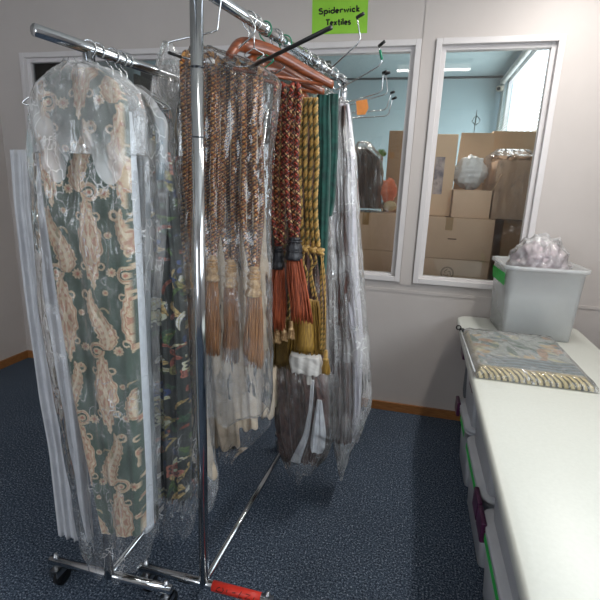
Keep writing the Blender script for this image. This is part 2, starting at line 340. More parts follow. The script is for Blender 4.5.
# ================================================================== SIGN
def on(c, p, a): return p
sg = thing('paper_sign', W(340, 34, YW-.002), 'bright green handwritten paper sign on the wall above the window', 'sign')
green = mat('green_paper', (150, 208, 62), .6, 0, (138, 198, 54), 12)
c00, c10, c11, c01 = [W(x, y, YW-.003) for x, y in ((312.5, -6), (368.5, -6.5), (367, 33), (312, 34.5))]
V = [c00, c10, c11, c01]; V = np.array(V+[p+np.array([0, .002, 0]) for p in V])
MB().add(V, [(0, 3, 2, 1), (4, 5, 6, 7), (0, 1, 5, 4), (1, 2, 6, 5), (2, 3, 7, 6), (3, 0, 4, 7)]).build('paper_sheet', green, sg, smooth=False)
# handwriting strokes, each letter in a 1-unit x-height box
def arc(cx, cy, rx, ry, a0, a1, n=9): return [(cx+rx*cos(radians(a0+(a1-a0)*i/n)), cy+ry*sin(radians(a0+(a1-a0)*i/n))) for i in range(n+1)]
GL = {
 'S': [arc(.4, 1.15, .36, .33, 40, 240)+arc(.36, .42, .4, .40, 70, -150)],
 'p': [[(.05, .95), (.05, -.7)], arc(.37, .48, .33, .44, 150, -150)],
 'i': [[(.1, .95), (.12, .05)], [(.1, 1.35), (.12, 1.45)]],
 'd': [arc(.36, .46, .34, .44, 40, 330), [(.7, 1.7), (.7, .05)]],
 'e': [[(.08, .5), (.66, .58)]+arc(.37, .5, .31, .45, 15, 310)],
 'r': [[(.06, .95), (.1, .02)], arc(.4, .45, .32, .48, 160, 55)],
 'w': [[(.02, .92), (.22, .05), (.45, .8), (.68, .05), (.9, .95)]],
 'c': [arc(.4, .48, .34, .45, 50, 310)],
 'k': [[(.08, 1.7), (.1, .02)], [(.58, .98), (.12, .45), (.62, .02)]],
 'T': [[(0, 1.5), (.9, 1.55)], [(.45, 1.5), (.42, .02)]],
 'x': [[(.05, .95), (.58, .02)], [(.58, .98), (.05, 0)]],
 't': [[(.25, 1.5), (.26, .1), (.45, .02)], [(.02, .95), (.52, 1.0)]],
 'l': [[(.1, 1.7), (.12, .02)]],
 's': [arc(.3, .72, .24, .24, 40, 230)+arc(.28, .26, .27, .25, 70, -150)]}
ink = mat('black_ink', (18, 22, 14), .6)
def write(txt, x, y, x1, y1, h):
    b = MB(); adv = {'S': 1.05, 'w': 1.15, 'i': .42, 'l': .42, 't': .72, 'T': 1.0, 'r': .85}; tot = sum(adv.get(c_, .92) for c_ in txt); p = 0
    for ch in txt:
        for st in GL[ch]:
            pts = []
            for (a, q) in st:
                k = (p+a)/tot; X = x+(x1-x)*k; Yp = y+(y1-y)*k-q*h; pts.append(W(X, Yp, YW-.0045))
            b.tube(smooth_path(pts, 3) if len(pts) < 4 else pts, .0042, 6)
        p += adv.get(ch, .92)
    return b
write('Spiderwick', 319, 14.2, 361, 11.2, 3.6).build('handwriting', ink, sg)
write('Textiles', 326, 25.4, 352, 24.2, 3.6).build('handwriting', ink, sg)
# ================================================================== MAIN RACK
P0 = np.array([-.62, 1.25, .12]); P1 = np.array([-.565, 1.15, 2.02])
R0 = P1; R1 = np.array([-.334, 2.066, 1.995])
def rodp(t): return R0+(R1-R0)*t
rk = thing('garment_rack', (-.6, 1.6, 0), 'tall chrome garment rack with red tape on its foot, hung with rope tassels', 'clothes rack')
dirp = (P1-P0)/np.linalg.norm(P1-P0)
b = MB(); b.tube([P0, P1+dirp*.03], .0168, 20); b.build('upright', chrome, rk)
for pp in ((195, 68), (196.5, 137)):
    t_ = W(*pp, 1.17)[2]; q = P0+dirp*((t_-P0[2])/dirp[2]); MB().tube([q-dirp*.0016, q+dirp*.0016], .0174, 20).build('height_collar', mat('dark_joint', (90, 92, 96), .3, 1), rk)
F0 = np.array([-.58, 2.32, .12]); b = MB(); b.tube([F0, R1+np.array([0, 0, -.05]), R1+np.array([-.002, 0, -.01])], .0125, 14); b.build('upright', chrome, rk)
rd = (R1-R0)/np.linalg.norm(R1-R0)
MB().tube([R0-rd*.02, R1-rd*.25], .0155, 18).build('hanging_rod', chrome, rk)
MB().tube([R1-rd*.27, R1+rd*.012], .0115, 14).build('rod_extension', chrome, rk)
for t_ in (.02, .33, .71): MB().tube([rodp(t_)-rd*.012, rodp(t_)+rd*.012], .0185, 16).build('rod_collar', chrome, rk)
MB().tube([P0+(0, .01, 0), F0], .0125, 14).build('bottom_rail', chrome, rk)
def foot(parent, xa, ya, xb, yb, tape=False):
    A = np.array([xa, ya, .12]); B = np.array([xb, yb, .12]); d = (B-A)/np.linalg.norm(B-A)
    o = MB().tube([A, B], .0165, 16, sx=1).build('foot_bar', chrome, parent)
    for e in (A+d*.025, B-d*.02):
        MB().lathe([(.009, .012), (.009, .024), (.006, .025), (.006, .034)], e, 12).build('bolt', mat('bolt_steel', (190, 192, 195), .3, 1), o)
    for e in (A+d*.025, B-d*.02):
        c_ = MB(); c_.tube([e+(0, 0, -.015), e+(0, 0, -.035)], .010, 10)
        c_.box(e+np.array((-.017, -.02, -.06)), e+np.array((-.013, .03, -.03))); c_.box(e+np.array((.013, -.02, -.06)), e+np.array((.017, .03, -.03))); c_.box(e+np.array((-.017, -.02, -.036)), e+np.array((.017, .03, -.03)))
        cs = c_.build('castor', mat('bolt_steel', (190, 192, 195), .3, 1), parent, smooth=False)
        h = e+np.array((0, .022, -.12+.0375)); MB().tube([h+(-.011, 0, 0), h+(.011, 0, 0)], .0365, 24).build('wheel', rubber, cs)
    return A, B, d, o
A, B, d, o = foot(rk, -.885, 1.253, -.352, 1.249)
foot(rk, -.67, 2.32, -.36, 2.32)
tp = MB(); tp.tube([P0+d*.036+(0, 0, 0), P0+d*.17, P0+d*.222], .0182, 20); red = mat('red_tape', (222, 58, 42), .45, 0, (205, 46, 34), 30)
ro = tp.build('red_tape_sleeve', red, rk); b = MB()
ar = lambda q_, an: P0+d*q_+np.array([0, -cos(an), sin(an)])*.0187
for st in ([(.070, .9), (.060, .6), (.056, .2), (.066, -.05), (.080, .1), (.084, .5), (.080, .9)], [(.098, .8), (.096, .3)], [(.118, .5), (.130, .6)], [(.152, 1.1), (.146, .5), (.143, 0), (.158, 0)], [(.170, .9), (.186, .9), (.168, .1), (.186, .1)], [(.202, .7), (.198, .2)]):
    b.tube([ar(*q_) for q_ in st], .0014, 5)
b.build('pen_marks', ink, ro)
# ================================================================== SECOND RACK
lr = thing('garment_rack', (-.98, 1.5, 0), 'lower chrome garment rack at left edge loaded with bagged patterned curtains', 'clothes rack')
LZ = 1.905; L0 = Z(76, 44, LZ); L1 = Z(158, 72, LZ); ld = (L1-L0)/np.linalg.norm(L1-L0); L0 = L0-ld*.12; LF = L0+ld*1.15
MB().tube([L0, LF], .0155, 18).build('hanging_rod', chrome, lr)
MB().tube([(-.969, 1.18, .12), L0+ld*.16+(0, 0, -.01)], .0165, 18).build('upright', chrome, lr)
MB().tube([(-.969, 2.25, .12), LF+(0, 0, .0)], .0165, 18).build('upright', chrome, lr)
MB().tube([(-.969, 1.19, .125), (-.969, 2.25, .125)], .012, 12).build('bottom_rail', chrome, lr)
foot(lr, -1.23, 1.185, -.72, 1.192); foot(lr, -1.2, 2.26, -.90, 2.26)
# ================================================================== HANGERS
def hook_pts(c, r=.021, stem=.055, a=0, wid=None):
    """hook over a rod centred at c, opening to one side, stem going down"""
    dx = np.array([cos(a), sin(a), 0]); p = []
    for k in range(12):
        th = radians(-60+k*(240/11)); p.append(c+dx*(-r*cos(th)*-1)+np.array([0, 0, r*sin(th)]))
    p = p[::1]; e = c+np.array([0, 0, -r-.012]); p.append(c-dx*r*.6+np.array([0, 0, -r*.95])); p.append(e); p.append(e+np.array([0, 0, -stem]))
    return np.array(p)
def wire_hanger(c, ang, half, drop, label, group, m=wire, th=.0022, tilt=0):
    t = thing('wire_hanger', c+np.array([0, 0, -.12-drop]), label, 'hanger', group)
    hp = hook_pts(c, .022, .035, ang); MB().tube(hp, th, 8).build('hook', m, t)
    e = hp[-1]; dx = np.array([cos(ang), sin(ang), 0]); L = e-dx*half+np.array([0, 0, -drop]); R = e+dx*half+np.array([0, 0, -drop])
    MB().tube(smooth_path([e, e+dx*half*.5+np.array([0, 0, -drop*.4]), R, R+np.array([0, 0, -.015])-dx*.02, e+np.array([0, 0, -drop-.02]), L+np.array([0, 0, -.015])+dx*.02, L, e-dx*half*.5+np.array([0, 0, -drop*.4]), e], 5), th, 8).build('shoulder_wire', m, t)
    return t
hk = [((249, 24), .05, 'behind the large wooden one'), ((264, 32), .05, 'second wire one from the pole'), ((277, 38), .05, None), ((284, 41), .05, None), ((298, 55), .05, None), ((306, 58), .05, None), ((313, 62), .05, None), ((319, 66), .05, None), ((324, 69), .05, None)]
for i, (pq, hw, _) in enumerate(hk):
    t_ = [.27, .33, .40, .46, .60, .67, .74, .81, .87][i]; c = rodp(t_); g = i in (1, 3)
    wh = wire_hanger(c+np.array([0, 0, .0]), radians(8+rng.uniform(-12, 12)), .03, .018,
        ['silver wire hanger on the rod nearest the tall chrome pole', 'green hanger hooked on the rod just right of the wooden hanger top', 'silver wire hanger between the two green hooks on the rod', 'green hanger second along the rod, beside the black arm', 'silver hook just past the black sleeved arm on the rod', 'silver hook fourth from the far end of the main rod', 'silver hook third from the far end of the main rod', 'silver hook second from the far end of the main rod', 'silver hook nearest the far end of the main rod'][i],
        'hangers on the main rack rod', gwire if g else wire)
# wooden hangers
def wooden(apex, right, left, wd, label, bar=True, hook_to=None):
    apex, right, left = [np.asarray(q, float) for q in (apex, right, left)]
    t = thing('wooden_hanger', (apex[0], apex[1], right[2]-.03), label, 'hanger', 'wooden hangers')
    mid = lambda a, b_, k, up: a+(b_-a)*k+np.array([0, 0, up])
    path = smooth_path([left, mid(apex, left, .55, .012), apex+(0, 0, -.004), mid(apex, right, .3, .012), mid(apex, right, .7, .004), right], 8)
    n = len(path); hgt = np.interp(np.linspace(0, 1, n), [0, .4, .55, 1], [.022, .04, .036, .022]); V = []; f = []
    tt = np.gradient(path, axis=0); tt[:, 2] = 0; tt /= np.linalg.norm(tt, axis=1)[:, None]; nn = np.stack([-tt[:, 1], tt[:, 0], 0*tt[:, 0]], -1)
    for i in range(n):
        for (a, b_) in ((-1, -1), (-1.15, 0), (-1, 1), (0, 1.15), (1, 1), (1.15, 0), (1, -1), (0, -1.1)):
            V.append(path[i]+nn[i]*wd/2*a*.95+np.array([0, 0, hgt[i]*.5*b_]))
    f = [(i*8+j, i*8+(j+1) % 8, (i+1)*8+(j+1) % 8, (i+1)*8+j) for i in range(n-1) for j in range(8)]+[tuple(range(8))[::-1], tuple((n-1)*8+j for j in range(8))]
    MB().add(V, f).build('shoulder', wood, t)
    if bar:
        a = mid(apex, left, .8, -.02); b_ = mid(apex, right, .88, -.012); MB().tube([a+(0, 0, -.02), b_], .0055, 10).build('trouser_bar', wood, t)
    if hook_to is not None:
        hp = hook_pts(np.asarray(hook_to), .021, .02, radians(10)); MB().tube(list(hp)+[apex+(0, 0, .01)], .0024, 8).build('hook', wire, t)
    return t
wooden(W(247, 44, 1.42), W(332, 85, 1.62), W(229, 56, 1.33), .022, 'large reddish wooden coat hanger nearest the pole, with a black arm across it', True, rodp(.24))
wooden(W(262, 66, 1.50), W(323, 92, 1.66), W(248, 62, 1.42), .018, 'second wooden hanger tucked just beneath the large wooden one', True, None)
wooden(W(300, 98, 1.60), W(311, 107, 1.66), W(292, 96, 1.55), .02, 'small wooden hanger end poking out between red and gold ropes', False, None)
MB().tube([W(262, 62, 1.47), W(334, 91, 1.64)], .002, 6)
# slack hanger with black sleeve
t = thing('slack_hanger', W(252, 66, 1.36), 'open-ended metal slack hanger with a long black sleeved arm pointing right', 'hanger')
MB().tube(smooth_path([W(246, 22, 1.36), W(250, 19, 1.36), W(255, 27, 1.36), W(252, 36, 1.36), W(240, 47, 1.36), W(229, 59, 1.36), W(236, 66, 1.355), W(252, 66, 1.35)], 6), .0026, 8).build('hook_wire', wire, t)
MB().tube([W(251, 67, 1.35), W(331, 27.5, 1.10)], .0052, 12).build('black_sleeve', rubber, t)
# slack hanger whose bag covers it, left of pole
t = thing('slack_hanger', W(175, 58, 1.22), 'metal slack hanger over the rod, its black tip sticking out left of the pole', 'hanger')
MB().tube(smooth_path([W(210, -6, 1.2), W(217, -12, 1.2), W(221, -3, 1.2), W(219, 14, 1.2), W(217.5, 28, 1.2), W(215, 31, 1.2), W(200, 35, 1.2), W(184, 38.5, 1.2), W(170, 42, 1.2), W(168, 45, 1.2), W(168.5, 52, 1.2)], 6), .0024, 8).build('hook_wire', wire, t)
MB().tube([W(168.5, 52.5, 1.2), W(181, 57, 1.235)], .0042, 10).build('black_tip', rubber, t)
MB().tube([W(181, 57, 1.235), W(250, 72, 1.5)], .0022, 8).build('trouser_bar', wire, t)
# open-ended hangers fanned out beyond the rack end
fan = [([(326, 73), (330, 69), (361, 41), (357, 18)], (357, 17.5), (363.5, 13.5), 1.62, 'topmost silver open-ended hanger with black tip, crossing the green sign', None),
       ([(336, 90), (350, 83), (382.5, 64), (379, 47)], (379, 46), (384.5, 41.5), 1.75, 'open-ended hanger with a strip of green tape round its upright arm', (380, 50, 382, 60)),
       ([(338, 104), (352, 101), (382, 92), (383, 74)], (383, 73), (386.5, 71.5), 1.92, 'open-ended hanger holding an orange label in the fanned group', None),
       ([(342, 107), (356, 103), (386.5, 94), (387.5, 90), (386.5, 80), (385.5, 73)], (385.5, 74), (389.5, 72.5), 2.02, 'open-ended hanger just behind the one with the orange label', None),
       ([(346, 113), (360, 112), (386, 110), (391, 94)], (391, 93), (394, 91.8), 2.1, 'second lowest open-ended hanger with black tip near window frame', None),
       ([(350, 118), (362, 117.5), (388, 116), (392.5, 99)], (392.5, 99), (396, 97.5), 2.2, 'lowest open-ended hanger of the fanned group near window frame', None)]
for pts, ta, tb_, Yf, lab, tape in fan:
    yy = [Yf+.1]+[Yf+.05]*(1)+[Yf]*(len(pts)-2)
    t = thing('slack_hanger', W(pts[0][0], pts[0][1]+8, Yf), lab, 'hanger', 'open-ended hangers at the rack end')
    path = [W(*p, y_) for p, y_ in zip(pts, yy)]
    # hook back up over the rod extension
    s_ = path[0]; tr_ = rodp(min(.98, (Yf+.1-R0[1])/(R1[1]-R0[1]))) if Yf < 2.0 else rodp(.97)
    hp = hook_pts(tr_, .018, .012, radians(15))
    MB().tube(list(hp)+list(smooth_path([hp[-1], s_], 2)[1:]), .002, 8).build('hook', wire, t)
    dense = [path[0]]
    for a, b_ in zip(path[:-1], path[1:]):
        dense += [a+(b_-a)*.12, a+(b_-a)*.88]
    dense.append(path[-1]); MB().tube(dense, .0024, 8).build('arm', wire, t)
    MB().tube([W(*ta, Yf), W(*tb_, Yf-.02)], .0055, 10).build('black_tip', rubber, t)
    if tape: MB().tube([W(tape[0], tape[1], Yf), W(tape[2], tape[3], Yf)], .0045, 10).build('green_tape', gwire, t)
t = thing('label_tag', W(361, 115, 1.9), 'bright orange paper tag hanging on the fanned hangers', 'tag')
q = [W(*p, 1.9) for p in ((356, 101), (367, 99), (368.5, 108), (365, 114.5), (357, 115))]; q = np.array(q+[p+np.array([0, .003, 0]) for p in q])
MB().add(q, [(4, 3, 2, 1, 0), (5, 6, 7, 8, 9)]+[(i, (i+1) % 5, 5+(i+1) % 5, 5+i) for i in range(5)]).build('paper_tag', mat('orange_paper', (240, 150, 75), .6), t, smooth=False)
MB().tube([W(362, 101, 1.9), W(361, 96, 1.91)], .001, 5).build('string', wire, t)
# left rack hangers
for i, pq in enumerate(((91, 50), (99, 53), (115, 58), (122, 61), (127, 63))):
    c = Z(pq[0], pq[1]-2, LZ); c = L0+ld*((c-L0)@ld)
    wire_hanger(c, radians(10), [.20, .2, .16, .14, .12][i], .07,
        ['silver wire hanger nearest the left photo edge, on left rack', 'second silver wire hanger from the left on left rack', 'middle silver wire hanger of five on left rack', 'fourth silver wire hanger from the left on left rack', 'farthest silver wire hanger on left rack'][i], 'wire hangers on the left rack', th=.0026)
b = None
# ================================================================== ROPES AND TASSELS
def ropemesh(path, R, pitch, cols, strands=3, seg=7):
    path = np.asarray(path, float); L = np.r_[0, np.cumsum(np.linalg.norm(np.diff(path, axis=0), axis=1))]; n = int(L[-1]/pitch*(9 if strands < 4 else 12))+2
    s = np.linspace(0, L[-1], n); P = np.stack([np.interp(s, L, path[:, k]) for k in range(3)], -1); b = MB()
    t = np.gradient(P, axis=0); t /= np.linalg.norm(t, axis=1)[:, None]; a = np.cross(t, [0, 1, 0]); a /= np.linalg.norm(a, axis=1)[:, None]; c = np.cross(t, a)
    for k in range(strands):
        th = (s/pitch*2*pi+k*2*pi/strands)*(1 if strands < 4 or k % 2 else -1); rs_ = .56 if strands < 4 else .40; b.tube(P+(np.cos(th)[:, None]*a+np.sin(th)[:, None]*c)*R*(1.06-rs_)*(1 if k % 2 else .93), R*rs_, seg, mi=k % len(cols))
    return b, [c_ for c_ in cols]
goldm = mat('gold_thread', (228, 166, 80), .38, 0, (96, 48, 16), 130, bstr=.5, sheen=.3)
brownm = mat('brown_thread', (104, 52, 20), .45, 0, (22, 9, 4), 130, bstr=.5, sheen=.3)
paleg = mat('pale_gold_thread', (220, 172, 104), .4, 0, (130, 82, 38), 130, bstr=.5)
rustr = mat('rust_thread', (196, 108, 48), .45, 0, (60, 24, 8), 130, bstr=.5)
redm = mat('red_thread', (178, 66, 42), .5, 0, (52, 14, 10), 130, bstr=.5)
maroon = mat('maroon_thread', (84, 36, 26), .5, 0, (22, 10, 10), 130, bstr=.5)
rust = mat('rust_fringe', (186, 92, 52), .55, 0, (92, 36, 20), 26, (10, 10, .5), .6)
tanm = mat('tan_fringe', (204, 146, 90), .55, 0, (120, 70, 34), 26, (10, 10, .5), .6)
cream = mat('cream_thread', (212, 178, 130), .55, 0, (138, 98, 58), 70, bstr=.6)
black_h = mat('black_thread', (38, 38, 44), .4, 0, (16, 16, 20), 120, bstr=.6)
mustard = mat('mustard_cord', (190, 150, 72), .5, 0, (136, 100, 40), 140, bstr=.4, sheen=.3)
olive = mat('olive_thread', (104, 92, 44), .5, 0, (66, 58, 28), 200, bstr=.4)
goldfr = mat('gold_fringe', (184, 144, 60), .55, 0, (92, 64, 20), 26, (10, 10, .5), .6)
def vrope(parent, pts, Y, R, pitch, cols, seed=0, strands=3, wob=.0025):
    p = smooth_path([W(x, y, Y) for x, y in pts], 10); r = np.random.RandomState(seed)
    p[:, 0] += wob*np.sin(np.linspace(0, r.uniform(6, 11), len(p))+r.uniform(0, 6)); p[:, 1] += wob*np.sin(np.linspace(0, 9, len(p))+r.uniform(0, 6))
    b, c = ropemesh(p, R, pitch, cols, strands); return b.build('rope', c, parent)
def fringe(parent, cx, y0, y1, w0, w1, Y, m, n=70, seed=0, name='fringe', lean=0, dep=.6, r=.0018):
    rs = np.random.RandomState(seed); b = MB(); A = W(cx, y0, Y); B = W(cx+lean, y1, Y); s = Y/451*.98
    hw0, hw1 = w0*s/2, w1*s/2
    core = []
    for k in range(9):
        v = k/8; c = A+(B-A)*v*.93; core.append(c)
    b.tube(core, [max(.002, (hw0+(hw1-hw0)*k/8)*.6) for k in range(9)], 14)
    for i in range(n):
        th = rs.uniform(0, 2*pi); q = rs.uniform(.62, 1.05); pts = []; l = rs.uniform(.93, 1.05); ph = rs.uniform(0, 6); w_ = rs.uniform(.001, .003)
        for k in range(8):
            v = k/7; hw = hw0+(hw1-hw0)*v**.8; c = A+(B-A)*v*l
            pts.append(c+np.array([cos(th)*hw*q+w_*sin(ph+v*7), sin(th)*hw*q*dep+w_*cos(ph+v*6), 0]))
        b.tube(pts, r, 4)
    return b.build(name, m, parent)
def tassel_head(parent, cx, y0, y1, w, Y, m, style=0):
    A = W(cx, y0, Y); B = W(cx, y1, Y); h = A[2]-B[2]; s = w*Y/451*.98/2
    if style == 0:
        pr = [(.30, 1), (.55, .97), (.62, .92), (.45, .88), (.60, .84), (.66, .80), (.50, .75), (.74, .70), (.78, .66), (.60, .61), (.70, .55), (.80, .45), (.78, .35), (.66, .28), (.82, .20), (.98, .12), (1.0, .05), (.9, 0)]
    else:
        pr = [(.4, 1), (.66, .96), (.62, .88), (.52, .82), (.74, .74), (.9, .62), (.96, .45), (.84, .34), (.98, .24), (1.04, .14), (1.0, .04), (.85, 0)]
    return MB().lathe([(r*s, z*h) for r, z in pr][::-1], (A[0], A[1], B[2]), 32, groove=.07, ng=10).build('tassel_head', m, parent)
def tassel_rings(parent, cx, ys, w, Y, m):
    b = MB()
    for y in ys:
        c = W(cx, y, Y); s = w*Y/451/2; th = np.linspace(0, 2*pi, 25); b.tube(np.stack([c[0]+s*np.cos(th), c[1]+s*np.sin(th), c[2]+0*th], -1), .0028, 6, cap=False)
    return b.build('collar_cord', m, parent)
# --- brown and gold ropes with cream tassels
sets = [(187, 1.34, [(184, 190)], [183.5, 189], 60, 262, 288, 300, 338, 12, 'narrow brown and gold rope tieback showing left of the tall chrome pole'),
        (212, 1.36, 0, [203.5, 208.5, 213.5, 218], 62, 254, 281, 281, 352, 16, 'brown and gold rope tieback with cream tassel, immediately right of the pole'),
        (231, 1.40, 0, [223, 228, 233.5, 238.5], 66, 259, 287, 287, 360, 16, 'middle brown and gold rope tieback with cream tassel in the clear bag'),
        (254, 1.38, 0, [243.5, 249, 254.5, 260], 74, 266, 296, 296, 364, 19, 'rightmost brown and gold rope tieback, its cream tassel largest in the bag')]
for i, (cx, Y, _, xs, yt, h0, h1, f0, f1, wd, lab) in enumerate(sets):
    t = thing('rope_tieback', W(cx, f1, Y), lab, 'tieback', 'rope tiebacks with cream tassels')
    for k, x in enumerate(xs):
        bot = cx+(x-np.mean(xs))*.45
        vrope(t, [(x, yt+k*1.5), (x+rng.uniform(-1, 1), 120), (x+rng.uniform(-1, 1), 180), (x+(cx-np.mean(xs))*.6, 225), (bot, h0+2)], Y+(.014 if k % 2 else -.004),   .0092, .028, [goldm, brownm, rustr, brownm, paleg if i == 3 else goldm, brownm] if k % 2 else [goldm, brownm, goldm, brownm, rustr], seed=i*9+k, strands=6 if k % 2 else 5)
    # loop over the bar
    lo = [W(xs[0], yt, Y), W(xs[0]+1, yt-5, Y+.01), W((xs[0]+xs[-1])/2, yt-8, Y+.015), W(xs[-1]-1, yt-4, Y+.01), W(xs[-1], yt+4, Y)]
    b, c = ropemesh(smooth_path(lo, 8), .0088, .034, [goldm, brownm, goldm]); b.build('rope', c, t)
    hd = tassel_head(t, cx, h0, h1, wd, Y-.004, cream); tassel_rings(hd, cx, [h0+6, h0+9, h0+12], wd*.68, Y-.004, paleg)
    fringe(t, cx, f0-1, f1, wd*.9, wd*1.25, Y-.004, tanm, 90, seed=i+3)
# --- red ropes, dark heads, rust fringe
for i, (cx, Y, xs, h0, h1, f1, wd, lean, lab) in enumerate([
        (278.5, 1.47, [272, 277, 282.5], 246, 269, 328, 14, -1, 'rust tassel tieback on red and maroon rope, left one with dark head'),
        (294.5, 1.45, [287.5, 292, 297], 237, 260, 320, 18, 8, 'rust tassel tieback, right one, larger dark head and fringe splaying right')]):
    t = thing('rope_tieback', W(cx, f1, Y), lab, 'tieback', 'rust tassel tiebacks')
    for k, x in enumerate(xs):
        vrope(t, [(x+4-k, 86+k*2), (x+1, 120), (x, 170), (x+1, 215), (cx+(x-np.mean(xs))*.3, h0+3)], Y+(.012 if k % 2 else 0), .0084, .034, [redm, maroon, redm, maroon, cream] if k != 1 else [redm, maroon, rustr, maroon, cream], seed=40+i*9+k, strands=5)
    b, c = ropemesh(smooth_path([W(xs[0]+4, 88, Y), W(xs[0]+6, 84, Y+.012), W(xs[-1]+1, 85, Y+.012), W(xs[-1]+2, 92, Y)], 8), .008, .03, [redm, maroon, redm]); b.build('rope', c, t)
    hd = tassel_head(t, cx, h0, h1, wd, Y-.006, black_h, 1); tassel_rings(hd, cx, [h0+4, h0+14], wd*.8, Y-.006, black_h)
    fringe(t, cx, h1-2, f1, wd*.9, wd*1.35, Y-.006, rust, 110, seed=i+13, lean=lean, r=.0017)
# taupe rope between
t = thing('rope_tieback', W(286, 250, 1.54), 'dull brown thick rope hanging behind the red ropes', 'tieback')
for k, x in enumerate((276, 284, 291)): vrope(t, [(x+4, 92), (x+1, 150), (x, 200), (x, 262)], 1.54, .0085, .03, [maroon, olive, brownm], seed=70+k)
# small cream tassels
for i, (cx, f1, lab) in enumerate(((277, 343, 'leftmost small cream tassel under the rust fringe'), (284, 341, 'middle small cream tassel under the rust fringe'), (291, 339, 'rightmost small cream tassel under the rust fringe'))):
    t = thing('small_tassel', W(cx, f1, 1.5), lab, 'tassel', 'small cream tassels'); tassel_head(t, cx, f1-18, f1-9, 6, 1.5, cream); fringe(t, cx, f1-10, f1, 5, 8, 1.5, cream, 36, seed=80+i, r=.0012)
    MB().tube(px_path([(cx, f1-17), (cx+.5, f1-45)], 1.5), .0016, 6).build('cord', cream, t)
# --- gold cords
t = thing('cord_tieback', W(305, 352, 1.56), 'mustard gold twisted cord tieback with knotted ends and a wide gold fringe', 'tieback')
for k, x in enumerate((300, 305.5, 311, 316)):
    vrope(t, [(x, 98), (x+.5, 150), (x+(1 if k < 2 else -.5), 200), (x+2.2, 247)], 1.56-.004*k, .0092, .034, [mustard, mustard, olive], seed=90+k, strands=3)
b = MB()
for (kx, ky, r_) in ((305, 249, .014), (313, 250, .013), (320, 252, .013)):
    c = W(kx, ky, 1.54); th = np.linspace(0, 2*pi*2, 40); b.tube(np.stack([c[0]+r_*np.cos(th)*(.8+.2*np.sin(1.5*th)), c[1]+r_*.7*np.sin(th), c[2]+.008*np.sin(th*.5+1)], -1), .0062, 8)
b.build('knot', mustard, t)
for k, pts in enumerate(([(304, 252), (303, 262), (307, 275), (304, 300)], [(308, 252), (312, 262), (310, 276), (313, 296)], [(314, 252), (316, 262), (311, 272), (317, 300)], [(321, 254), (324, 275), (325, 310), (324, 345), (326, 368)], [(323, 254), (321, 280), (322, 320), (321, 350)])):
    b, c = ropemesh(smooth_path(px_path(pts, 1.535), 8), .0048, .02, [mustard, mustard, olive]); b.build('rope', c, t)
fringe(t, 306, 300, 352, 26, 40, 1.56, goldfr, 260, seed=23, dep=.35, r=.0019)
t = thing('cord_tieback', W(281, 366, 1.62), 'olive gold fringe hanging lower, behind the rust tassels', 'tieback')
fringe(t, 283, 318, 366, 22, 30, 1.62, mat('olive_fringe', (140, 112, 52), .5, 0, (92, 70, 30), 60, (10, 10, .6), .4), 130, seed=24, dep=.4)
for k, x in enumerate((276, 288)): vrope(t, [(x+6, 120), (x+4, 200), (x+2, 260), (x, 322)], 1.63, .006, .03, [olive, mustard, olive], seed=120+k)
t = thing('small_tassel', W(325, 374, 1.53), 'small gold tassel dangling beside the white tissue', 'tassel'); tassel_head(t, 326, 350, 360, 6, 1.53, mustard); MB().tube(px_path([(326, 351), (325, 300), (321, 256)], 1.53), .0018, 6).build('cord', mustard, t); fringe(t, 326, 359, 374, 5, 9, 1.53, goldfr, 40, seed=84, r=.0013)
# white tissue tied under the gold fringe
t = drape('tissue_wrap', [(353, 291, 321), (360, 289, 323), (372, 292, 322)], 1.55, .05, mat('white_tissue', (214, 210, 204), .7, 0, (190, 186, 180), 30, bstr=.3), nz=40, nt=80, folds=1.5, amp=.005, crum=.003, kx=40, kz=60, seed=5, hem=.004)
tag(t, 'crumpled white tissue bunched under the gold fringe', 'tissue paper')
t = drape('tissue_wrap', [(366, 305, 311), (384, 307, 312)], 1.54, .015, MATS['white_tissue'], nz=20, nt=30, crum=.003, seed=6)
tag(t, 'narrow white tissue tail hanging below the gold fringe', 'tissue paper')
# green velvet
gv = mat('teal_velvet', (8, 72, 62), .85, 0, (3, 40, 36), 40, bstr=.3, sheen=.1)
t = drape('velvet_tieback', [(95, 317, 330), (150, 318, 331), (210, 317, 329), (262, 318, 327), (275, 320, 326)], 1.62, .05, gv, folds=1.2, amp=.004, seed=9, crum=.001, kx=30); tag(t, 'dark teal green velvet strip, longer front one beside gold cords', 'velvet strip', 'teal velvet strips')
t = drape('velvet_tieback', [(94, 328, 338.5), (150, 329, 338), (200, 326, 335), (216, 325, 332)], 1.70, .05, gv, folds=1, amp=.003, seed=10, crum=.001); tag(t, 'dark teal green velvet strip, shorter one behind on the right', 'velvet strip', 'teal velvet strips')
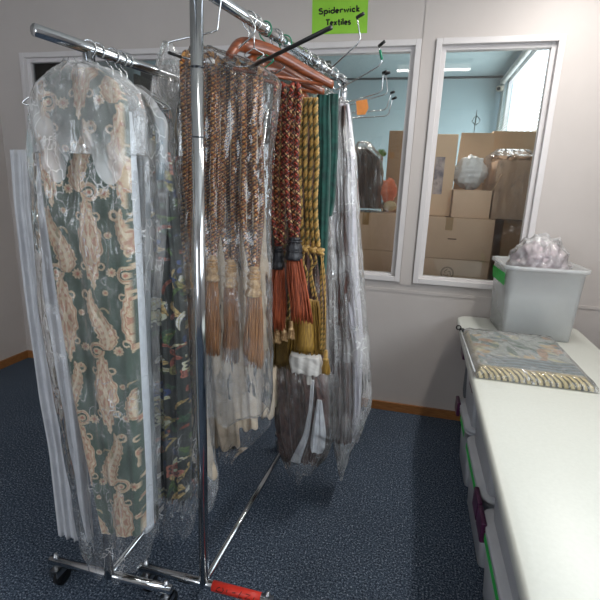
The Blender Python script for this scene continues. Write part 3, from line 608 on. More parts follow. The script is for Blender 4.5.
# ================================================================== CLOTH PATTERNS
def L3(c): return np.array(lin(c)[:3])
def paisley(s, z):
    n = len(s); col = np.tile(L3((72, 92, 80)), (n, 1)); rs = np.random.RandomState(3)
    col *= (1+.16*np.sin(s*900)*np.sin(z*700)+.10*np.sin(z*60+3*np.sin(s*40)))[:, None]
    A_, Bc, Cc, Dk = L3((214, 190, 158)), L3((186, 122, 100)), L3((232, 214, 186)), L3((150, 92, 74))
    cw, ch = .102, .46
    def put(mask, c, a=1.0): col[mask] = col[mask]*(1-a)+c*a
    def curl(px, pz, R, th, c, a0=-2.4):
        rr = np.hypot(px, pz); ra = np.arctan2(pz, px); put((np.abs(rr-R*(1-.12*(ra+2)/3)) < th) & (ra > a0), c)
    for ci in range(-4, 5):
        for ri in range(0, 7):
            x0 = ci*cw+.02; z0 = ri*ch+(ch/2 if ci % 2 else 0)
            dx, dz = (s-x0), (z-z0); k = np.clip(dz/.085, -1, 1)
            r = np.hypot(dx/.033, dz/.108); an = np.arctan2(dz/.108, dx/.033)
            r2 = r*(1+.07*np.cos(an*14)-.13*np.cos(an*4)+.03*np.cos(an*2))
            put(r2 < 1, A_); put((r2 < .93) & (r2 > .86), Bc, .8); put((r2 < .66) & (r2 > .58), Bc, .8)
            put((r2 < .5) & (np.cos(an*6) > .1), Bc, .75); put(r2 < .17, Cc); put((r2 > .68) & (r2 < .84) & (np.sin(an*16) > .3), Cc)
            for zz in (-.125, .125): put(np.hypot(dx, dz-zz) < .007, A_)
            for sg_ in (-1, 1): curl(dx*sg_-.026, dz+.07, .010, .0028, A_); curl(dx*sg_-.026, -(dz-.07), .010, .0028, A_)
            # curved teardrop leaf half a repeat away
            flip = 1 if ri % 2 else -1
            px, pz = (s-x0)*flip, z-z0-ch/2; t_ = np.clip(pz/.095, -1, 1)
            bend = px-.020*np.sin(t_*2.4)+.004; w_ = .025*(1+.07*np.sin(pz*330))*np.sqrt(np.clip(1-t_**2, 0, 1))*(1-.6*t_)+1e-5
            q = np.abs(bend)/w_; q = q*(1+.05*np.sin(pz*500)); ok = (np.abs(pz) < .094)
            put((q < 1) & ok, A_); put((q < .86) & (q > .72) & ok, Dk, .75); put((q < .6) & (np.sin(pz*330+bend*200) > .35) & ok, Bc, .6); put((q < .2) & ok, Cc)
            curl(px-.012, -(pz+.095), .022, .0055, A_, -2.9); curl(px-.012, -(pz+.095), .020, .001, Bc, -2.9); put(np.hypot(px-.012, pz+.095) < .010, A_); put(np.hypot(px-.012, pz+.095) < .005, Bc); curl(px-.030, pz-.075, .013, .004, A_); curl(px+.02, pz-.02, .018, .003, L3((170, 156, 124)), -1)
            # floret and small sprigs between
            for ox, oz, R_ in ((cw*.5, ch*.29, .014), (cw*.5, -ch*.19, .012), (cw*.5, ch*.04, .009), (cw*.3, -ch*.32, .008)):
                px, pz = s-x0-ox, z-z0-oz; rr = np.hypot(px, pz); an = np.arctan2(pz, px); q = rr/(R_*(1+.16*np.cos(an*9)))
                put(q < 1, A_); put((q < .72) & (np.cos(an*9) < 0), Dk, .6); put(q < .3, Bc)
    return col
def tapestry(s, z, base=(34, 40, 38)):
    n = len(s); rs = np.random.RandomState(8); col = np.tile(L3(base), (n, 1))*(1+.3*np.sin(s*800)*np.sin(z*900))[:, None]
    pal = [(196, 180, 136), (150, 128, 84), (62, 84, 44), (34, 48, 74), (120, 66, 54), (206, 196, 160), (48, 70, 52), (104, 100, 60)]
    for k in range(560):
        x0, z0 = rs.uniform(-.2, .28), rs.uniform(.2, 2.0); a = rs.uniform(0, 3.14); l, w_ = rs.uniform(.010, .036), rs.uniform(.004, .011)
        dx, dz = s-x0, z-z0; p = dx*cos(a)+dz*sin(a); q = -dx*sin(a)+dz*cos(a)+.35*p*p/l
        r = np.hypot(p/l, q/w_); c = L3(pal[rs.randint(len(pal))]); msk = r < 1; col[msk] = c*(.75+.5*np.abs(np.sin(p[msk]*260)))[:, None]; m2 = (np.abs(q) < .0015) & (r < 1); col[m2] *= .45
    for k in range(38):
        x0, z0, R = rs.uniform(-.15, .25), rs.uniform(.2, 2.0), rs.uniform(.018, .034); dx, dz = s-x0, z-z0; rr = np.hypot(dx, dz); an = np.arctan2(dz, dx); q = rr/(R*(1+.2*np.cos(an*5)))
        c = L3([(40, 56, 92), (198, 182, 140), (140, 84, 70)][k % 3]); m_ = q < 1; col[m_] = c*(.5+.7*q[m_])[:, None]; m_ = (q > .55) & (q < .66); col[m_] = L3((20, 24, 28)); col[q < .2] = L3((214, 196, 140))
    return np.clip(col*2.1, 0, .8)
def damask(s, z):
    c = np.tile(L3((92, 62, 54)), (len(s), 1)); q = np.sin(s*75+2*np.sin(z*38))*np.sin(z*45+2*np.sin(s*70)); q2 = np.sin(s*160+3*np.sin(z*90))*np.sin(z*150)
    c[q > .15] = L3((70, 44, 40)); c[(q2 > .5)] *= 1.25; return c
# ================================================================== LEFT RACK GARMENTS
pm = vmat('paisley_cloth'); tm = vmat('tapestry_cloth', vary=.25); dm = vmat('damask_cloth')
ttl = thing('paisley_curtain', W(110, 528, 1.12), 'green paisley curtain with cream and rose medallions, in a clear bag at far left', 'curtain')
drape('curtain_panel', [(68, 66, 96), (82, 44, 116), (100, 42, 122), (200, 52, 126), (300, 66, 132), (400, 82, 137), (470, 96, 141), (528, 108, 142)], 1.13, .075, pm, ttl, folds=2.0, amp=.006, nz=620, nt=300, colorfn=paisley, seed=2, slope=.12, flat=4, tuck=.08)
t = drape('lining_edge', [(112, 124, 131), (200, 127, 137), (300, 134, 142), (400, 139, 147), (528, 144, 152)], 1.185, .05, mat('white_piping', (214, 220, 226), .4, 0, (190, 196, 204), 40), ttl, folds=1, amp=.003, nz=100, nt=40)
t = thing('paisley_curtain', W(145, 520, 1.22), 'rose and taupe side of a second paisley curtain tucked behind the green one', 'curtain')
drape('curtain_panel', [(92, 104, 140), (110, 100, 146), (300, 118, 150), (420, 128, 152), (520, 138, 156)], 1.27, .07, pm, t, folds=3, amp=.008, nz=420, nt=160, colorfn=lambda s, z: paisley(s*1.7+.3, z*1.3)*np.array([1.1, .78, .8]), seed=4)
t = drape('garment_bag', [(60, 70, 86), (68, 60, 108), (84, 36, 134), (110, 34, 147), (300, 44, 146), (450, 70, 152), (520, 82, 157), (548, 88, 150), (560, 96, 140)], 1.135, .135, clear, nz=220, nt=200, crum=.010, kx=45, kz=9, seed=21, sheet=True, hem=.022, hemk=3, opened=True)
tag(t, 'clear plastic garment bag over the green paisley curtain at far left', 'garment bag', 'clear garment bags')
drape('gathered_top', [(62, 68, 88), (72, 56, 122), (92, 36, 140), (120, 34, 148), (150, 38, 148), (165, 42, 146)], 1.10, .09, silver, t, nz=90, nt=160, crum=.013, kx=50, kz=22, seed=71, hem=.05, hemk=2, opened=True, sheet=True)
t = thing('lined_curtain', W(80, 540, 1.2), 'white curtain lining showing low at the left photo edge, inside plastic', 'curtain')
drape('curtain_panel', [(150, 10, 46), (300, 26, 66), (400, 40, 78), (450, 50, 84), (535, 60, 92)], 1.275, .045, mat('white_lining', (206, 208, 212), .7, 0, (184, 186, 192), 10, bstr=.1), t, folds=4, amp=.01, nz=90, nt=90, seed=7)
t = thing('tapestry_curtain', W(168, 500, 1.28), 'dark floral tapestry curtain with navy, cream and olive flowers, left of the pole', 'curtain')
drape('curtain_panel', [(104, 124, 148), (118, 132, 164), (200, 134, 176), (300, 136, 186), (400, 138, 190), (492, 148, 190)], 1.30, .07, tm, t, folds=4, amp=.012, nz=520, nt=260, colorfn=tapestry, seed=12)
t = thing('blue_grey_curtain', W(144, 470, 1.2), 'slim grey-blue satin curtain between the paisley and the floral tapestry', 'curtain')
drape('curtain_panel', [(96, 112, 136), (120, 118, 148), (220, 128, 150), (330, 136, 150), (500, 144, 157)], 1.235, .03, mat('grey_blue_satin', (128, 138, 144), .35, 0, (92, 104, 112), 20, (3, 3, .5), .2, sheen=.3), t, folds=3, amp=.006, nz=90, nt=100, seed=14)
t = drape('garment_bag', [(80, 98, 124), (94, 100, 150), (120, 104, 168), (200, 120, 169), (320, 128, 160), (500, 140, 162)], 1.235, .05, silver, nz=180, nt=140, crum=.008, kx=50, kz=9, seed=29, sheet=True, opened=True)
tag(t, 'silvery clear bag over the slim grey-blue curtain on the left rack', 'garment bag', 'clear garment bags')
t = drape('garment_bag', [(86, 110, 140), (100, 118, 168), (200, 128, 184), (300, 132, 190), (420, 134, 195), (490, 138, 198), (522, 142, 192)], 1.30, .11, clear, nz=220, nt=200, crum=.012, kx=55, kz=14, seed=22, hem=.02, hemk=4, opened=True)
tag(t, 'crinkled clear bag over the dark floral tapestry curtain', 'garment bag', 'clear garment bags')
t = drape('blue_curtain', [(112, 156, 163), (150, 157, 164), (180, 158, 163)], 1.245, .02, mat('blue_satin', (96, 128, 142), .5, 0, (66, 92, 104), 20), nz=60, nt=40, folds=2); tag(t, 'narrow pale blue satin curtain peeking out above the floral tapestry', 'curtain')
# wide bag left of the pole, hung on the slack hanger, over the nearest cream curtain
t = drape('garment_bag', [(43, 166, 171), (56, 161, 180), (80, 156, 192), (120, 156, 197), (220, 162, 201), (330, 164, 206), (440, 164, 214), (486, 168, 218), (500, 174, 212)], 1.51, .13, milky, nz=220, nt=180, crum=.011, kx=45, kz=7, seed=23, hem=.02, hemk=3, opened=True)
tag(t, 'tall milky plastic bag with a pointed top, just left of the chrome pole', 'garment bag', 'clear garment bags')
# ================================================================== CREAM CURTAINS
crm = mat('cream_curtain', (214, 198, 176), .8, 0, (196, 178, 154), 24, bstr=.15)
cu = [([(110, 178, 192), (240, 172, 196), (330, 166, 200), (440, 168, 210), (472, 176, 217)], 1.50, 'cream curtain nearest the pole, lowest scalloped hem of the cream row'),
      ([(100, 190, 224), (330, 192, 230), (420, 196, 238), (443, 204, 240)], 1.60, 'second cream curtain in the row, hem just right of the pole'),
      ([(100, 210, 250), (330, 214, 252), (405, 222, 257), (425, 226, 258)], 1.70, 'third cream curtain in the row, below the rope tassels'),
      ([(120, 236, 258), (250, 238, 262), (330, 242, 276), (395, 244, 276), (413, 247, 274)], 1.80, 'fourth cream curtain in the row, below the rightmost cream tassel'),
      ([(130, 250, 262), (250, 256, 266), (330, 262, 276), (395, 262, 277), (412, 264, 276)], 1.88, 'last and most distant cream curtain of the row, hem rising behind the bag')]
for i, (rows, Y, lab) in enumerate(cu):
    b_ = rows[-1]; t = thing('cream_curtain', W((b_[1]+b_[2])/2, b_[0], Y), lab, 'curtain', 'cream curtains on the main rack')
    drape('curtain_panel', rows, Y, .07, crm, t, folds=2.2, amp=.014, nz=140, nt=110, seed=30+i, hem=.012, hemk=3.3, crum=.005, kx=50, kz=20)
t = drape('garment_bag', [(372, 206, 270), (400, 212, 276), (420, 216, 272), (440, 218, 254), (452, 222, 240)], 1.58, .10, clear, nz=110, nt=160, crum=.012, kx=45, kz=26, seed=26, hem=.03, hemk=3, opened=True, sheet=True)
tag(t, 'clear bag around the middle cream curtains, its hem crumpled', 'garment bag', 'clear garment bags')
# bag over the brown-gold ropes: clear with milky lower part
t = drape('garment_bag', [(48, 192, 212), (56, 186, 240), (66, 184, 262), (80, 183, 281), (100, 182, 279), (170, 182, 270), (260, 182, 271), (360, 181, 273), (384, 182, 272), (404, 186, 270)], 1.365, .15, thin, nz=240, nt=240, crum=.010, kx=28, kz=12, seed=27, hem=.02, hemk=2, opened=True)
tag(t, 'large clear plastic bag over the brown-gold ropes and cream tassels', 'garment bag', 'clear garment bags')
t = drape('garment_bag', [(345, 184, 270), (372, 183, 272), (395, 186, 271), (410, 192, 262), (416, 200, 245)], 1.40, .09, milky, nz=90, nt=180, crum=.010, kx=30, kz=22, seed=28, sheet=True, hem=.02, hemk=2, opened=True)
tag(t, 'milky folded bag bottom hanging below the cream tassels', 'garment bag', 'clear garment bags')
# ================================================================== BROWN DAMASK AND SILVER BAGS AT THE END
t = thing('damask_curtain', W(302, 462, 1.9), 'brown damask curtain with white strip, low at the end of the main rack', 'curtain')
drape('curtain_panel', [(110, 300, 330), (360, 274, 326), (390, 277, 330), (440, 282, 330), (458, 288, 320)], 1.93, .10, dm, t, folds=4, amp=.012, nz=240, nt=160, colorfn=damask, seed=41)
wl = mat('white_satin', (240, 241, 242), .35, 0, (200, 202, 208), 30, (2, 2, .6), .2)
drape('white_ribbon', [(380, 311, 314.5), (410, 308.5, 312.5), (436, 303, 309), (462, 290, 300)], 1.84, .012, wl, t, folds=1, amp=.002, nz=50, nt=24)
drape('white_lining', [(400, 317, 322), (430, 312, 326), (448, 310, 325), (452, 311, 322)], 1.83, .02, wl, t, folds=2, amp=.004, nz=50, nt=40)
t = drape('garment_bag', [(362, 286, 326), (375, 274, 334), (420, 276, 338), (450, 281, 330), (468, 292, 312)], 1.88, .17, clear, nz=120, nt=180, crum=.014, kx=45, kz=22, seed=42, hem=.02, hemk=2, opened=True)
tag(t, 'clear bag over the low brown damask curtain with white strip', 'garment bag', 'clear garment bags')
t = thing('damask_curtain', W(345, 446, 2.05), 'brown damask curtain hanging farthest along the main rack, near the window', 'curtain')
drape('curtain_panel', [(106, 342, 346), (170, 341, 347), (240, 338, 348), (290, 332, 351), (400, 331, 354), (440, 331, 352)], 1.99, .07, dm, t, folds=3, amp=.01, nz=260, nt=120, colorfn=damask, seed=43)
t = thing('white_curtain', W(350, 440, 1.99), 'silvery white curtain in plastic right beside the teal velvet strips', 'curtain')
drape('curtain_panel', [(104, 337, 349), (150, 335, 355), (230, 331, 357), (290, 336, 360), (340, 350, 364), (440, 353, 359)], 2.0, .05, mat('white_sateen', (228, 224, 230), .45, 0, (206, 202, 212), 14, (3, 3, .6), .3), t, folds=2.2, amp=.010, crum=.004, kx=40, nz=120, nt=90, seed=44)
t = drape('garment_bag', [(98, 339, 345), (108, 335, 351), (160, 330, 357), (230, 327, 361), (290, 328, 366), (340, 330, 370), (400, 330, 373), (430, 331, 363), (448, 336, 352), (470, 343, 346)], 2.03, .17, silver, nz=260, nt=200, crum=.014, kx=60, kz=16, seed=45, opened=True)
tag(t, 'long silvery crinkled bag at far end of main rack, pointed at the bottom', 'garment bag', 'clear garment bags')
t = drape('garment_bag', [(180, 322, 332), (260, 316, 336), (330, 318, 337), (372, 318, 336), (392, 322, 332)], 1.74, .09, clear, nz=140, nt=100, crum=.01, kx=60, kz=16, seed=46, sheet=True, opened=True)
tag(t, 'narrow clear bag between the gold fringe and the silvery bag', 'garment bag', 'clear garment bags')
# ================================================================== TABLE
TZ = .775; TX = .315; TY = 3.03; tx1 = 1.02
tb = thing('folding_table', (.65, 1.85, 0), 'off-white plastic folding table along the right side with rounded corners', 'table')
def rrect(x0, x1, y0, y1, r, n=8):
    p = []
    for cx, cy, a in ((x1-r, y1-r, 0), (x0+r, y1-r, 90), (x0+r, y0+r, 180), (x1-r, y0+r, 270)):
        for k in range(n+1): p.append((cx+r*cos(radians(a+90*k/n)), cy+r*sin(radians(a+90*k/n))))
    return p
def slab(x0, x1, y0, y1, r, lay):
    b = MB(); V = []; 
    for ins, z in lay: V += [(x, y, z) for x, y in rrect(x0+ins, x1-ins, y0+ins, y1-ins, max(.004, r-ins))]
    n = len(rrect(0, 1, 0, 1, .1)); k = len(lay)
    f = [(i*n+j, i*n+(j+1) % n, (i+1)*n+(j+1) % n, (i+1)*n+j) for i in range(k-1) for j in range(n)]+[tuple(range(n))[::-1], tuple((k-1)*n+j for j in range(n))]
    return b.add(V, f)
tpm = mat('table_plastic', (206, 208, 200), .38, 0, (201, 203, 195), 90, bstr=.05)
slab(TX, tx1, .55, TY, .085, [(.008, TZ-.045), (.0, TZ-.040), (.0, TZ-.012), (.003, TZ-.004), (.010, TZ)]).build('tabletop', tpm, tb, bevel=0)
slab(TX+.03, tx1-.03, .58, TY-.03, .07, [(0, TZ-.06), (0, TZ-.045)]).build('frame_rail', mat('leg_grey', (120, 122, 126), .4, .3), tb)
lgm = MATS['leg_grey']
for y0 in (2.80, .85):
    b = MB(); b.tube(smooth_path([(.40, y0-.0, TZ-.06), (.40, y0, .42), (.405, y0, .33), (.44, y0, .2), (.44, y0, .02)], 6), .014, 12); b.build('leg', lgm, tb)
    b = MB(); b.tube(smooth_path([(.90, y0-.0, TZ-.06), (.90, y0, .42), (.895, y0, .33), (.86, y0, .2), (.86, y0, .02)], 6), .014, 12); b.build('leg', lgm, tb)
    MB().tube([(.40, y0, .45), (.90, y0, .45)], .01, 10).build('leg_brace', lgm, tb)
for y0 in (2.80, .85):
    for x0 in (.44, .86): MB().tube([(x0, y0, 0), (x0, y0, .03)], .017, 12).build('leg_cap', rubber, tb)
tb.rotation_euler.z = -.023
# tubs under the table
tubm = mat('tub_plastic', (206, 208, 212), .3, 0, (196, 198, 204), 8, trans=.18); purple = mat('purple_plastic', (74, 24, 62), .35); gtape = mat('green_tape', (28, 190, 74), .5, 0, (22, 170, 64), 20)
def tub(x0, x1, y0, y1, z0, z1, label, group, rot=0, tape=None, lid=True, name='storage_tub', latch=(0,)):
    t = thing(name, ((x0+x1)/2, (y0+y1)/2, z0), label, 'storage tub', group)
    n = len(rrect(0, 1, 0, 1, .1)); V = []; lay = [(.035, 0), (.028, .01), (.014, .6), (.006, .93), (-.004, .94), (-.012, .95), (-.012, 1.0), (-.002, 1.0), (.010, .98), (.016, .6), (.034, .03)]
    for ins, k in lay: V += [(x, y, z0+(z1-z0)*k) for x, y in rrect(x0+ins, x1-ins, y0+ins, y1-ins, max(.012, .05-ins))]
    f = [(i*n+j, i*n+(j+1) % n, (i+1)*n+(j+1) % n, (i+1)*n+j) for i in range(len(lay)-1) for j in range(n)]+[tuple(range(n))[::-1], tuple((len(lay)-1)*n+j for j in range(n))]
    o = MB().add(V, f).build('tub_body', tubm, t)
    if lid: slab(x0-.014, x1+.014, y0-.014, y1+.014, .055, [(0, z1+.001), (0, z1+.014), (.006, z1+.02)]).build('lid', tubm, t)
    for yl in latch:
        b = MB(); ym = y0+(y1-y0)*yl if yl else (y0+y1)/2; b.box((x0-.028, ym-.055, z1-.06), (x0-.008, ym+.055, z1+.026)); b.build('latch', purple, t, smooth=False, bevel=.006)
    if tape:
        ya, yb, zt = tape; MB().box((x0-.0135, ya, z1-.040), (x0-.0125, yb, z1-.012)).build('green_tape', gtape, t, smooth=False)
    return t
ux = .385
tub(ux, .86, 2.28, 2.66, .0, .34, 'white tub with purple latch under the table, nearest the wall', 'tubs under the table', tape=(2.30, 2.50, 0), latch=(.9,))
tub(ux, .86, 1.72, 2.22, .0, .34, 'middle white tub under the table with long green tape strip', 'tubs under the table', tape=(1.80, 2.2, 0), latch=(.02,))
tub(ux, .86, 1.16, 1.66, .0, .34, 'white tub under the table nearest the viewer', 'tubs under the table', tape=(1.2, 1.62, 0), latch=(.9,))
tub(ux-.01, .86, 2.26, 2.64, .364, .70, 'upper white tub stacked farthest under the table', 'tubs under the table', tape=(2.30, 2.45, 0), latch=(.9,))
tub(ux-.01, .86, 1.70, 2.20, .364, .70, 'upper white tub stacked in the middle under the table', 'tubs under the table', tape=(1.75, 2.1, 0), latch=(.9,))
tub(ux-.01, .86, 1.14, 1.64, .364, .70, 'upper white tub stacked nearest the viewer under the table', 'tubs under the table', tape=(1.2, 1.55, 0), latch=(.9,))
# tub on the table
clearm = mat('clear_tub_plastic', (216, 218, 218), .2, 0, (206, 210, 210), 6, trans=.5)
tubm_save = tubm; tubm = clearm
ax, ay = .50, 3.0
t = tub(.515, .925, 2.61, 3.01, TZ, 1.185, 'clear storage tub with green tape label on the table by the window', None, tape=None, lid=False, latch=())
t.rotation_euler.z = .05
tubm = tubm_save
b = MB(); q = [(.5165, 2.96, 1.135), (.5165, 2.67, 1.135), (.5215, 2.67, 1.065), (.5215, 2.96, 1.065)]; q += [(x-.0015, y, z) for x, y, z in q]
b.add(q, [(0, 1, 2, 3), (7, 6, 5, 4), (0, 4, 5, 1), (1, 5, 6, 2), (2, 6, 7, 3), (3, 7, 4, 0)]); b.build('green_tape', gtape, t, smooth=False)
def blob(name, c, r, m, seed, rough=.12, parent=None, nu=48, nv=32, k=9):
    rs = np.random.RandomState(seed); c = np.array(c, float); r = np.array(r, float); V = []
    th = np.linspace(0, 2*pi, nu, endpoint=False); ph = np.linspace(-pi/2, pi/2, nv); TH, PH = np.meshgrid(th, ph)
    D = np.stack([np.cos(PH)*np.cos(TH), np.cos(PH)*np.sin(TH), np.sin(PH)], -1).reshape(-1, 3); dd = ridged(D, 10, k, k, seed)
    V = c+D*r*(1+rough*dd)[:, None]; f = [(i*nu+j, i*nu+(j+1) % nu, (i+1)*nu+(j+1) % nu, (i+1)*nu+j) for i in range(nv-1) for j in range(nu)]
    return MB().add(V, f).build(name, m, parent)
lil = mat('lilac_textile', (196, 184, 186), .6, 0, (168, 150, 158), 18, bstr=.4)
t = thing('textile_bundle', (.72, 2.74, TZ+.02), 'pale lilac textiles wrapped in clear plastic, heaped in the tub on the table', 'textile bundle')
blob('folded_textile', (.72, 2.80, 1.15), (.155, .15, .17), lil, 61, .07, t, k=6, nu=90, nv=60); blob('plastic_wrap', (.72, 2.80, 1.165), (.168, .165, .185), silver, 62, .12, t, k=6, nu=110, nv=70)
t = thing('textile_bundle', (.66, 2.72, TZ+.02), 'dark maroon cloth glimpsed low inside the tub on the table', 'textile bundle')
drk = blob('folded_textile', (.60, 2.86, 1.05), (.05, .10, .07), mat('maroon_cloth', (66, 26, 38), .7, bstr=.3), 63, .08, t)
# packet of printed fabric
def packet():
    c = [Z(461, 326, TZ+.035), Z(482.5, 377, TZ+.03)]
    x0 = .335; x1 = .80; y0 = 1.965; y1 = 2.585; t = thing('fabric_packet', ((x0+x1)/2, (y0+y1)/2, TZ), 'zipped clear packet of printed striped and floral fabric lying on the table', 'fabric packet')
    nx, ny = 150, 200; X, Y_ = np.meshgrid(np.linspace(x0, x1, nx), np.linspace(y0, y1, ny)); e = np.minimum(np.minimum(X-x0, x1-X), np.minimum(Y_-y0, y1-Y_)); h = .040*np.clip(e/.03, 0, 1)**.5
    P = np.stack([X.ravel(), Y_.ravel(), (TZ+.006+h).ravel()], -1); P[:, 2] += .003*ridged(P[:, [0, 2, 1]], 8, 14, 14, 5)*np.clip(e/.05, 0, 1).ravel(); cx = P[:, 0]-x0; cy = P[:, 1]-y0
    col = np.tile(L3((146, 152, 146)), (len(P), 1)); rs = np.random.RandomState(4)
    for k in range(70):
        a_, b_ = rs.uniform(0, .46), rs.uniform(.1, .74); an = rs.uniform(0, 3.1); l, w_ = rs.uniform(.02, .07), rs.uniform(.01, .025); dx, dy = cx-a_, cy-b_; p = dx*cos(an)+dy*sin(an); q = -dx*sin(an)+dy*cos(an)
        col[np.hypot(p/l, q/w_) < 1] = L3([(150, 112, 74), (66, 92, 76), (168, 164, 130), (104, 118, 122), (70, 104, 108), (176, 150, 104)][k % 6])
    st = (cy < .055) | (cx < .022); z_ = np.sin((cx*1.0+.3*np.sin(cy*60))*150) > 0; col[st] = L3((206, 188, 138)); z2 = st & (np.sin(cx*260+cy*300) > .25); col[z2] = L3((58, 52, 40))
    wv = (cy > .06) & (cy < .2) & (cx > .05); col[wv] = L3((92, 108, 112))*(1+.5*np.sin(cy[wv]*170+2*np.sin(cx[wv]*24)))[:, None]
    f = [(i*nx+j, i*nx+j+1, (i+1)*nx+j+1, (i+1)*nx+j) for i in range(ny-1) for j in range(nx-1)]
    bot = len(P); per = [j for j in range(nx)]+[i*nx+nx-1 for i in range(1, ny)]+[(ny-1)*nx+j for j in range(nx-2, -1, -1)]+[i*nx for i in range(ny-2, 0, -1)]
    Pb = P[per].copy(); Pb[:, 2] = TZ+.001; n = len(per); P = np.concatenate([P, Pb]); col = np.concatenate([col, col[per]])
    f += [(per[i], bot+i, bot+(i+1) % n, per[(i+1) % n]) for i in range(n)]+[tuple(range(bot, bot+n))[::-1]]
    MB().add(P, f).build('folded_fabric', vmat('packet_cloth', vary=.3), t, col=col)
    P2 = P.copy(); c0 = np.array([(x0+x1)/2, (y0+y1)/2, TZ]); 
    nx, ny = 90, 110; X, Y_ = np.meshgrid(np.linspace(x0-.012, x1+.012, nx), np.linspace(y0-.012, y1+.015, ny)); e = np.minimum(np.minimum(X-x0+.012, x1+.012-X), np.minimum(Y_-y0+.012, y1+.015-Y_)); h = .050*np.clip(e/.035, 0, 1)**.5
    Q = np.stack([X.ravel(), Y_.ravel(), (TZ+.004+h).ravel()], -1); Q[:, 2] += .006*ridged(Q[:, [0, 2, 1]], 8, 35, 25, 6)*np.clip(e/.05, 0, 1).ravel()
    MB().add(Q, [(i*nx+j, i*nx+j+1, (i+1)*nx+j+1, (i+1)*nx+j) for i in range(ny-1) for j in range(nx-1)]).build('clear_cover', clear, t)
    MB().tube([(x0-.010, y0, TZ+.028), (x0-.012, y1, TZ+.028)], .004, 8).build('zip', mat('zip_white', (190, 192, 192), .5), t)
    z = np.array((x0-.012, y1-.0, TZ+.03)); b = MB(); th = np.linspace(0, 2*pi, 20); b.tube(np.stack([z[0]-.012+.012*np.cos(th), z[1]+0*th, z[2]+.012+.012*np.sin(th)], -1), .0035, 8, cap=False); b.box(z+(-.006, -.012, -.006), z+(.018, .012, .008)); b.build('zip_pull', rubber, t)
packet()
# ================================================================== ROOM BEYOND: BOXES
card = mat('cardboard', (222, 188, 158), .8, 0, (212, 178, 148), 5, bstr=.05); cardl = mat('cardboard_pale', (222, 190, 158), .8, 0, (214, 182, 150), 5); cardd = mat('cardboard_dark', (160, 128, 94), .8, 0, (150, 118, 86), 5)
tapem = mat('parcel_tape', (176, 140, 98), .25)
def cbox(x0, x1, y0, y1, z0, z1, m, label, flaps=None, tape=True, stamp=None):
    t = thing('cardboard_box', ((x0+x1)/2, (y0+y1)/2, z0), label, 'box', 'cardboard boxes beyond the window')
    if flaps is None:
        MB().box((x0, y0, z0), (x1, y1, z1)).build('box_body', m, t, smooth=False, bevel=.004)
        if tape: MB().box(((x0+x1)/2-.025, y0-.001, z1-.09), ((x0+x1)/2+.025, y1, z1+.001)).build('tape', tapem, t, smooth=False)
    else:
        b = MB(); w_ = .005; b.box((x0, y0, z0), (x1, y0+w_, z1)); b.box((x0, y1-w_, z0), (x1, y1, z1)); b.box((x0, y0+w_, z0), (x0+w_, y1-w_, z1)); b.box((x1-w_, y0+w_, z0), (x1, y1-w_, z1)); b.box((x0+w_, y0+w_, z0), (x1-w_, y1-w_, z0+w_)); b.build('box_body', m, t, smooth=False)
        for fb_ in flaps:
            b = MB(); V = np.array(fb_, float); n_ = np.cross(V[1]-V[0], V[3]-V[0]); n_ /= np.linalg.norm(n_); V = np.concatenate([V, V+n_*.004]); b.add(V, [(0, 1, 2, 3), (7, 6, 5, 4), (0, 4, 5, 1), (1, 5, 6, 2), (2, 6, 7, 3), (3, 7, 4, 0)]); b.build('flap', cardl, t, smooth=False)
    return t
zs = W(450, 259, 3.5)[2]; zt = W(455, 218, 3.5)[2]
bx1 = W(494, 230, 3.5)[0]
lowb = cbox(-.045, bx1, 3.5, 4.0, 0, zs-.002, card, 'large plain cardboard box with round printed stamp, bottom of the right-hand stack', tape=False)
b = MB(); c = W(447, 273, 3.4985); th = np.linspace(0, 2*pi, 28)
for r_ in (.046, .040): b.tube(np.stack([c[0]+r_*np.cos(th), c[1]+0*th, c[2]+r_*np.sin(th)], -1), .0016, 5, cap=False)
for k in range(3): a = radians(90+120*k); b.tube([c+np.array([cos(a), 0, sin(a)])*.030, c+np.array([cos(a+1.2), 0, sin(a+1.2)])*.024, c+np.array([cos(a+1.6), 0, sin(a+1.6)])*.012], .0022, 5)
b.build('printed_stamp', mat('brown_ink', (96, 70, 48), .8), lowb)
u = cbox(-.045, bx1, 3.5, 4.0, zs, zt, card, 'large cardboard box on top of the stamped one, behind the window', tape=True)
b = MB(); p = W(452, 239, 3.498); b.box(p-np.array((.03, .001, .004)), p+np.array((.03, .001, .004))); b.build('printed_mark', mat('brown_ink', (96, 70, 48)), u, smooth=False)
# upper right: open box with upright flaps, wrapped box
q0 = W(451, 216, 3.56); q1 = W(489, 216, 3.56); qt = W(470, 190, 3.56)[2]
ob = cbox(q0[0], q1[0], 3.56, 3.95, zt+.003, qt, card, 'open cardboard box with tall upright flaps holding a white bag', flaps=[
    [(q0[0]+.02, 3.95, qt), (q1[0]+.02, 3.95, qt), (q1[0]+.03, 4.0, W(480, 133, 4.0)[2]), (q0[0]+.04, 4.0, W(480, 133, 4.0)[2])],
    [(q1[0], 3.57, qt), (q1[0], 3.93, qt), (q1[0]+.05, 3.93, qt+.14), (q1[0]+.05, 3.57, qt+.12)]])
c = W(470, 172, 3.72); t = blob('plastic_bag', (c[0], 3.74, (qt+W(470, 154, 3.7)[2])/2-.0), (.125, .09, .13), mat('white_bag', (226, 224, 222), .4, 0, (206, 204, 204), 14, bstr=.5), 65, .12, k=6); tag(t, 'crumpled white plastic bag standing in the open cardboard box', 'bag')
c = W(475, 197, 3.54); t = blob('orange_bundle', (c[0], 3.60, c[2]), (.04, .03, .025), mat('orange_cloth', (206, 128, 84), .6, bstr=.3), 66, .08); tag(t, 'small orange cloth bundle in the front of the open box', 'cloth')
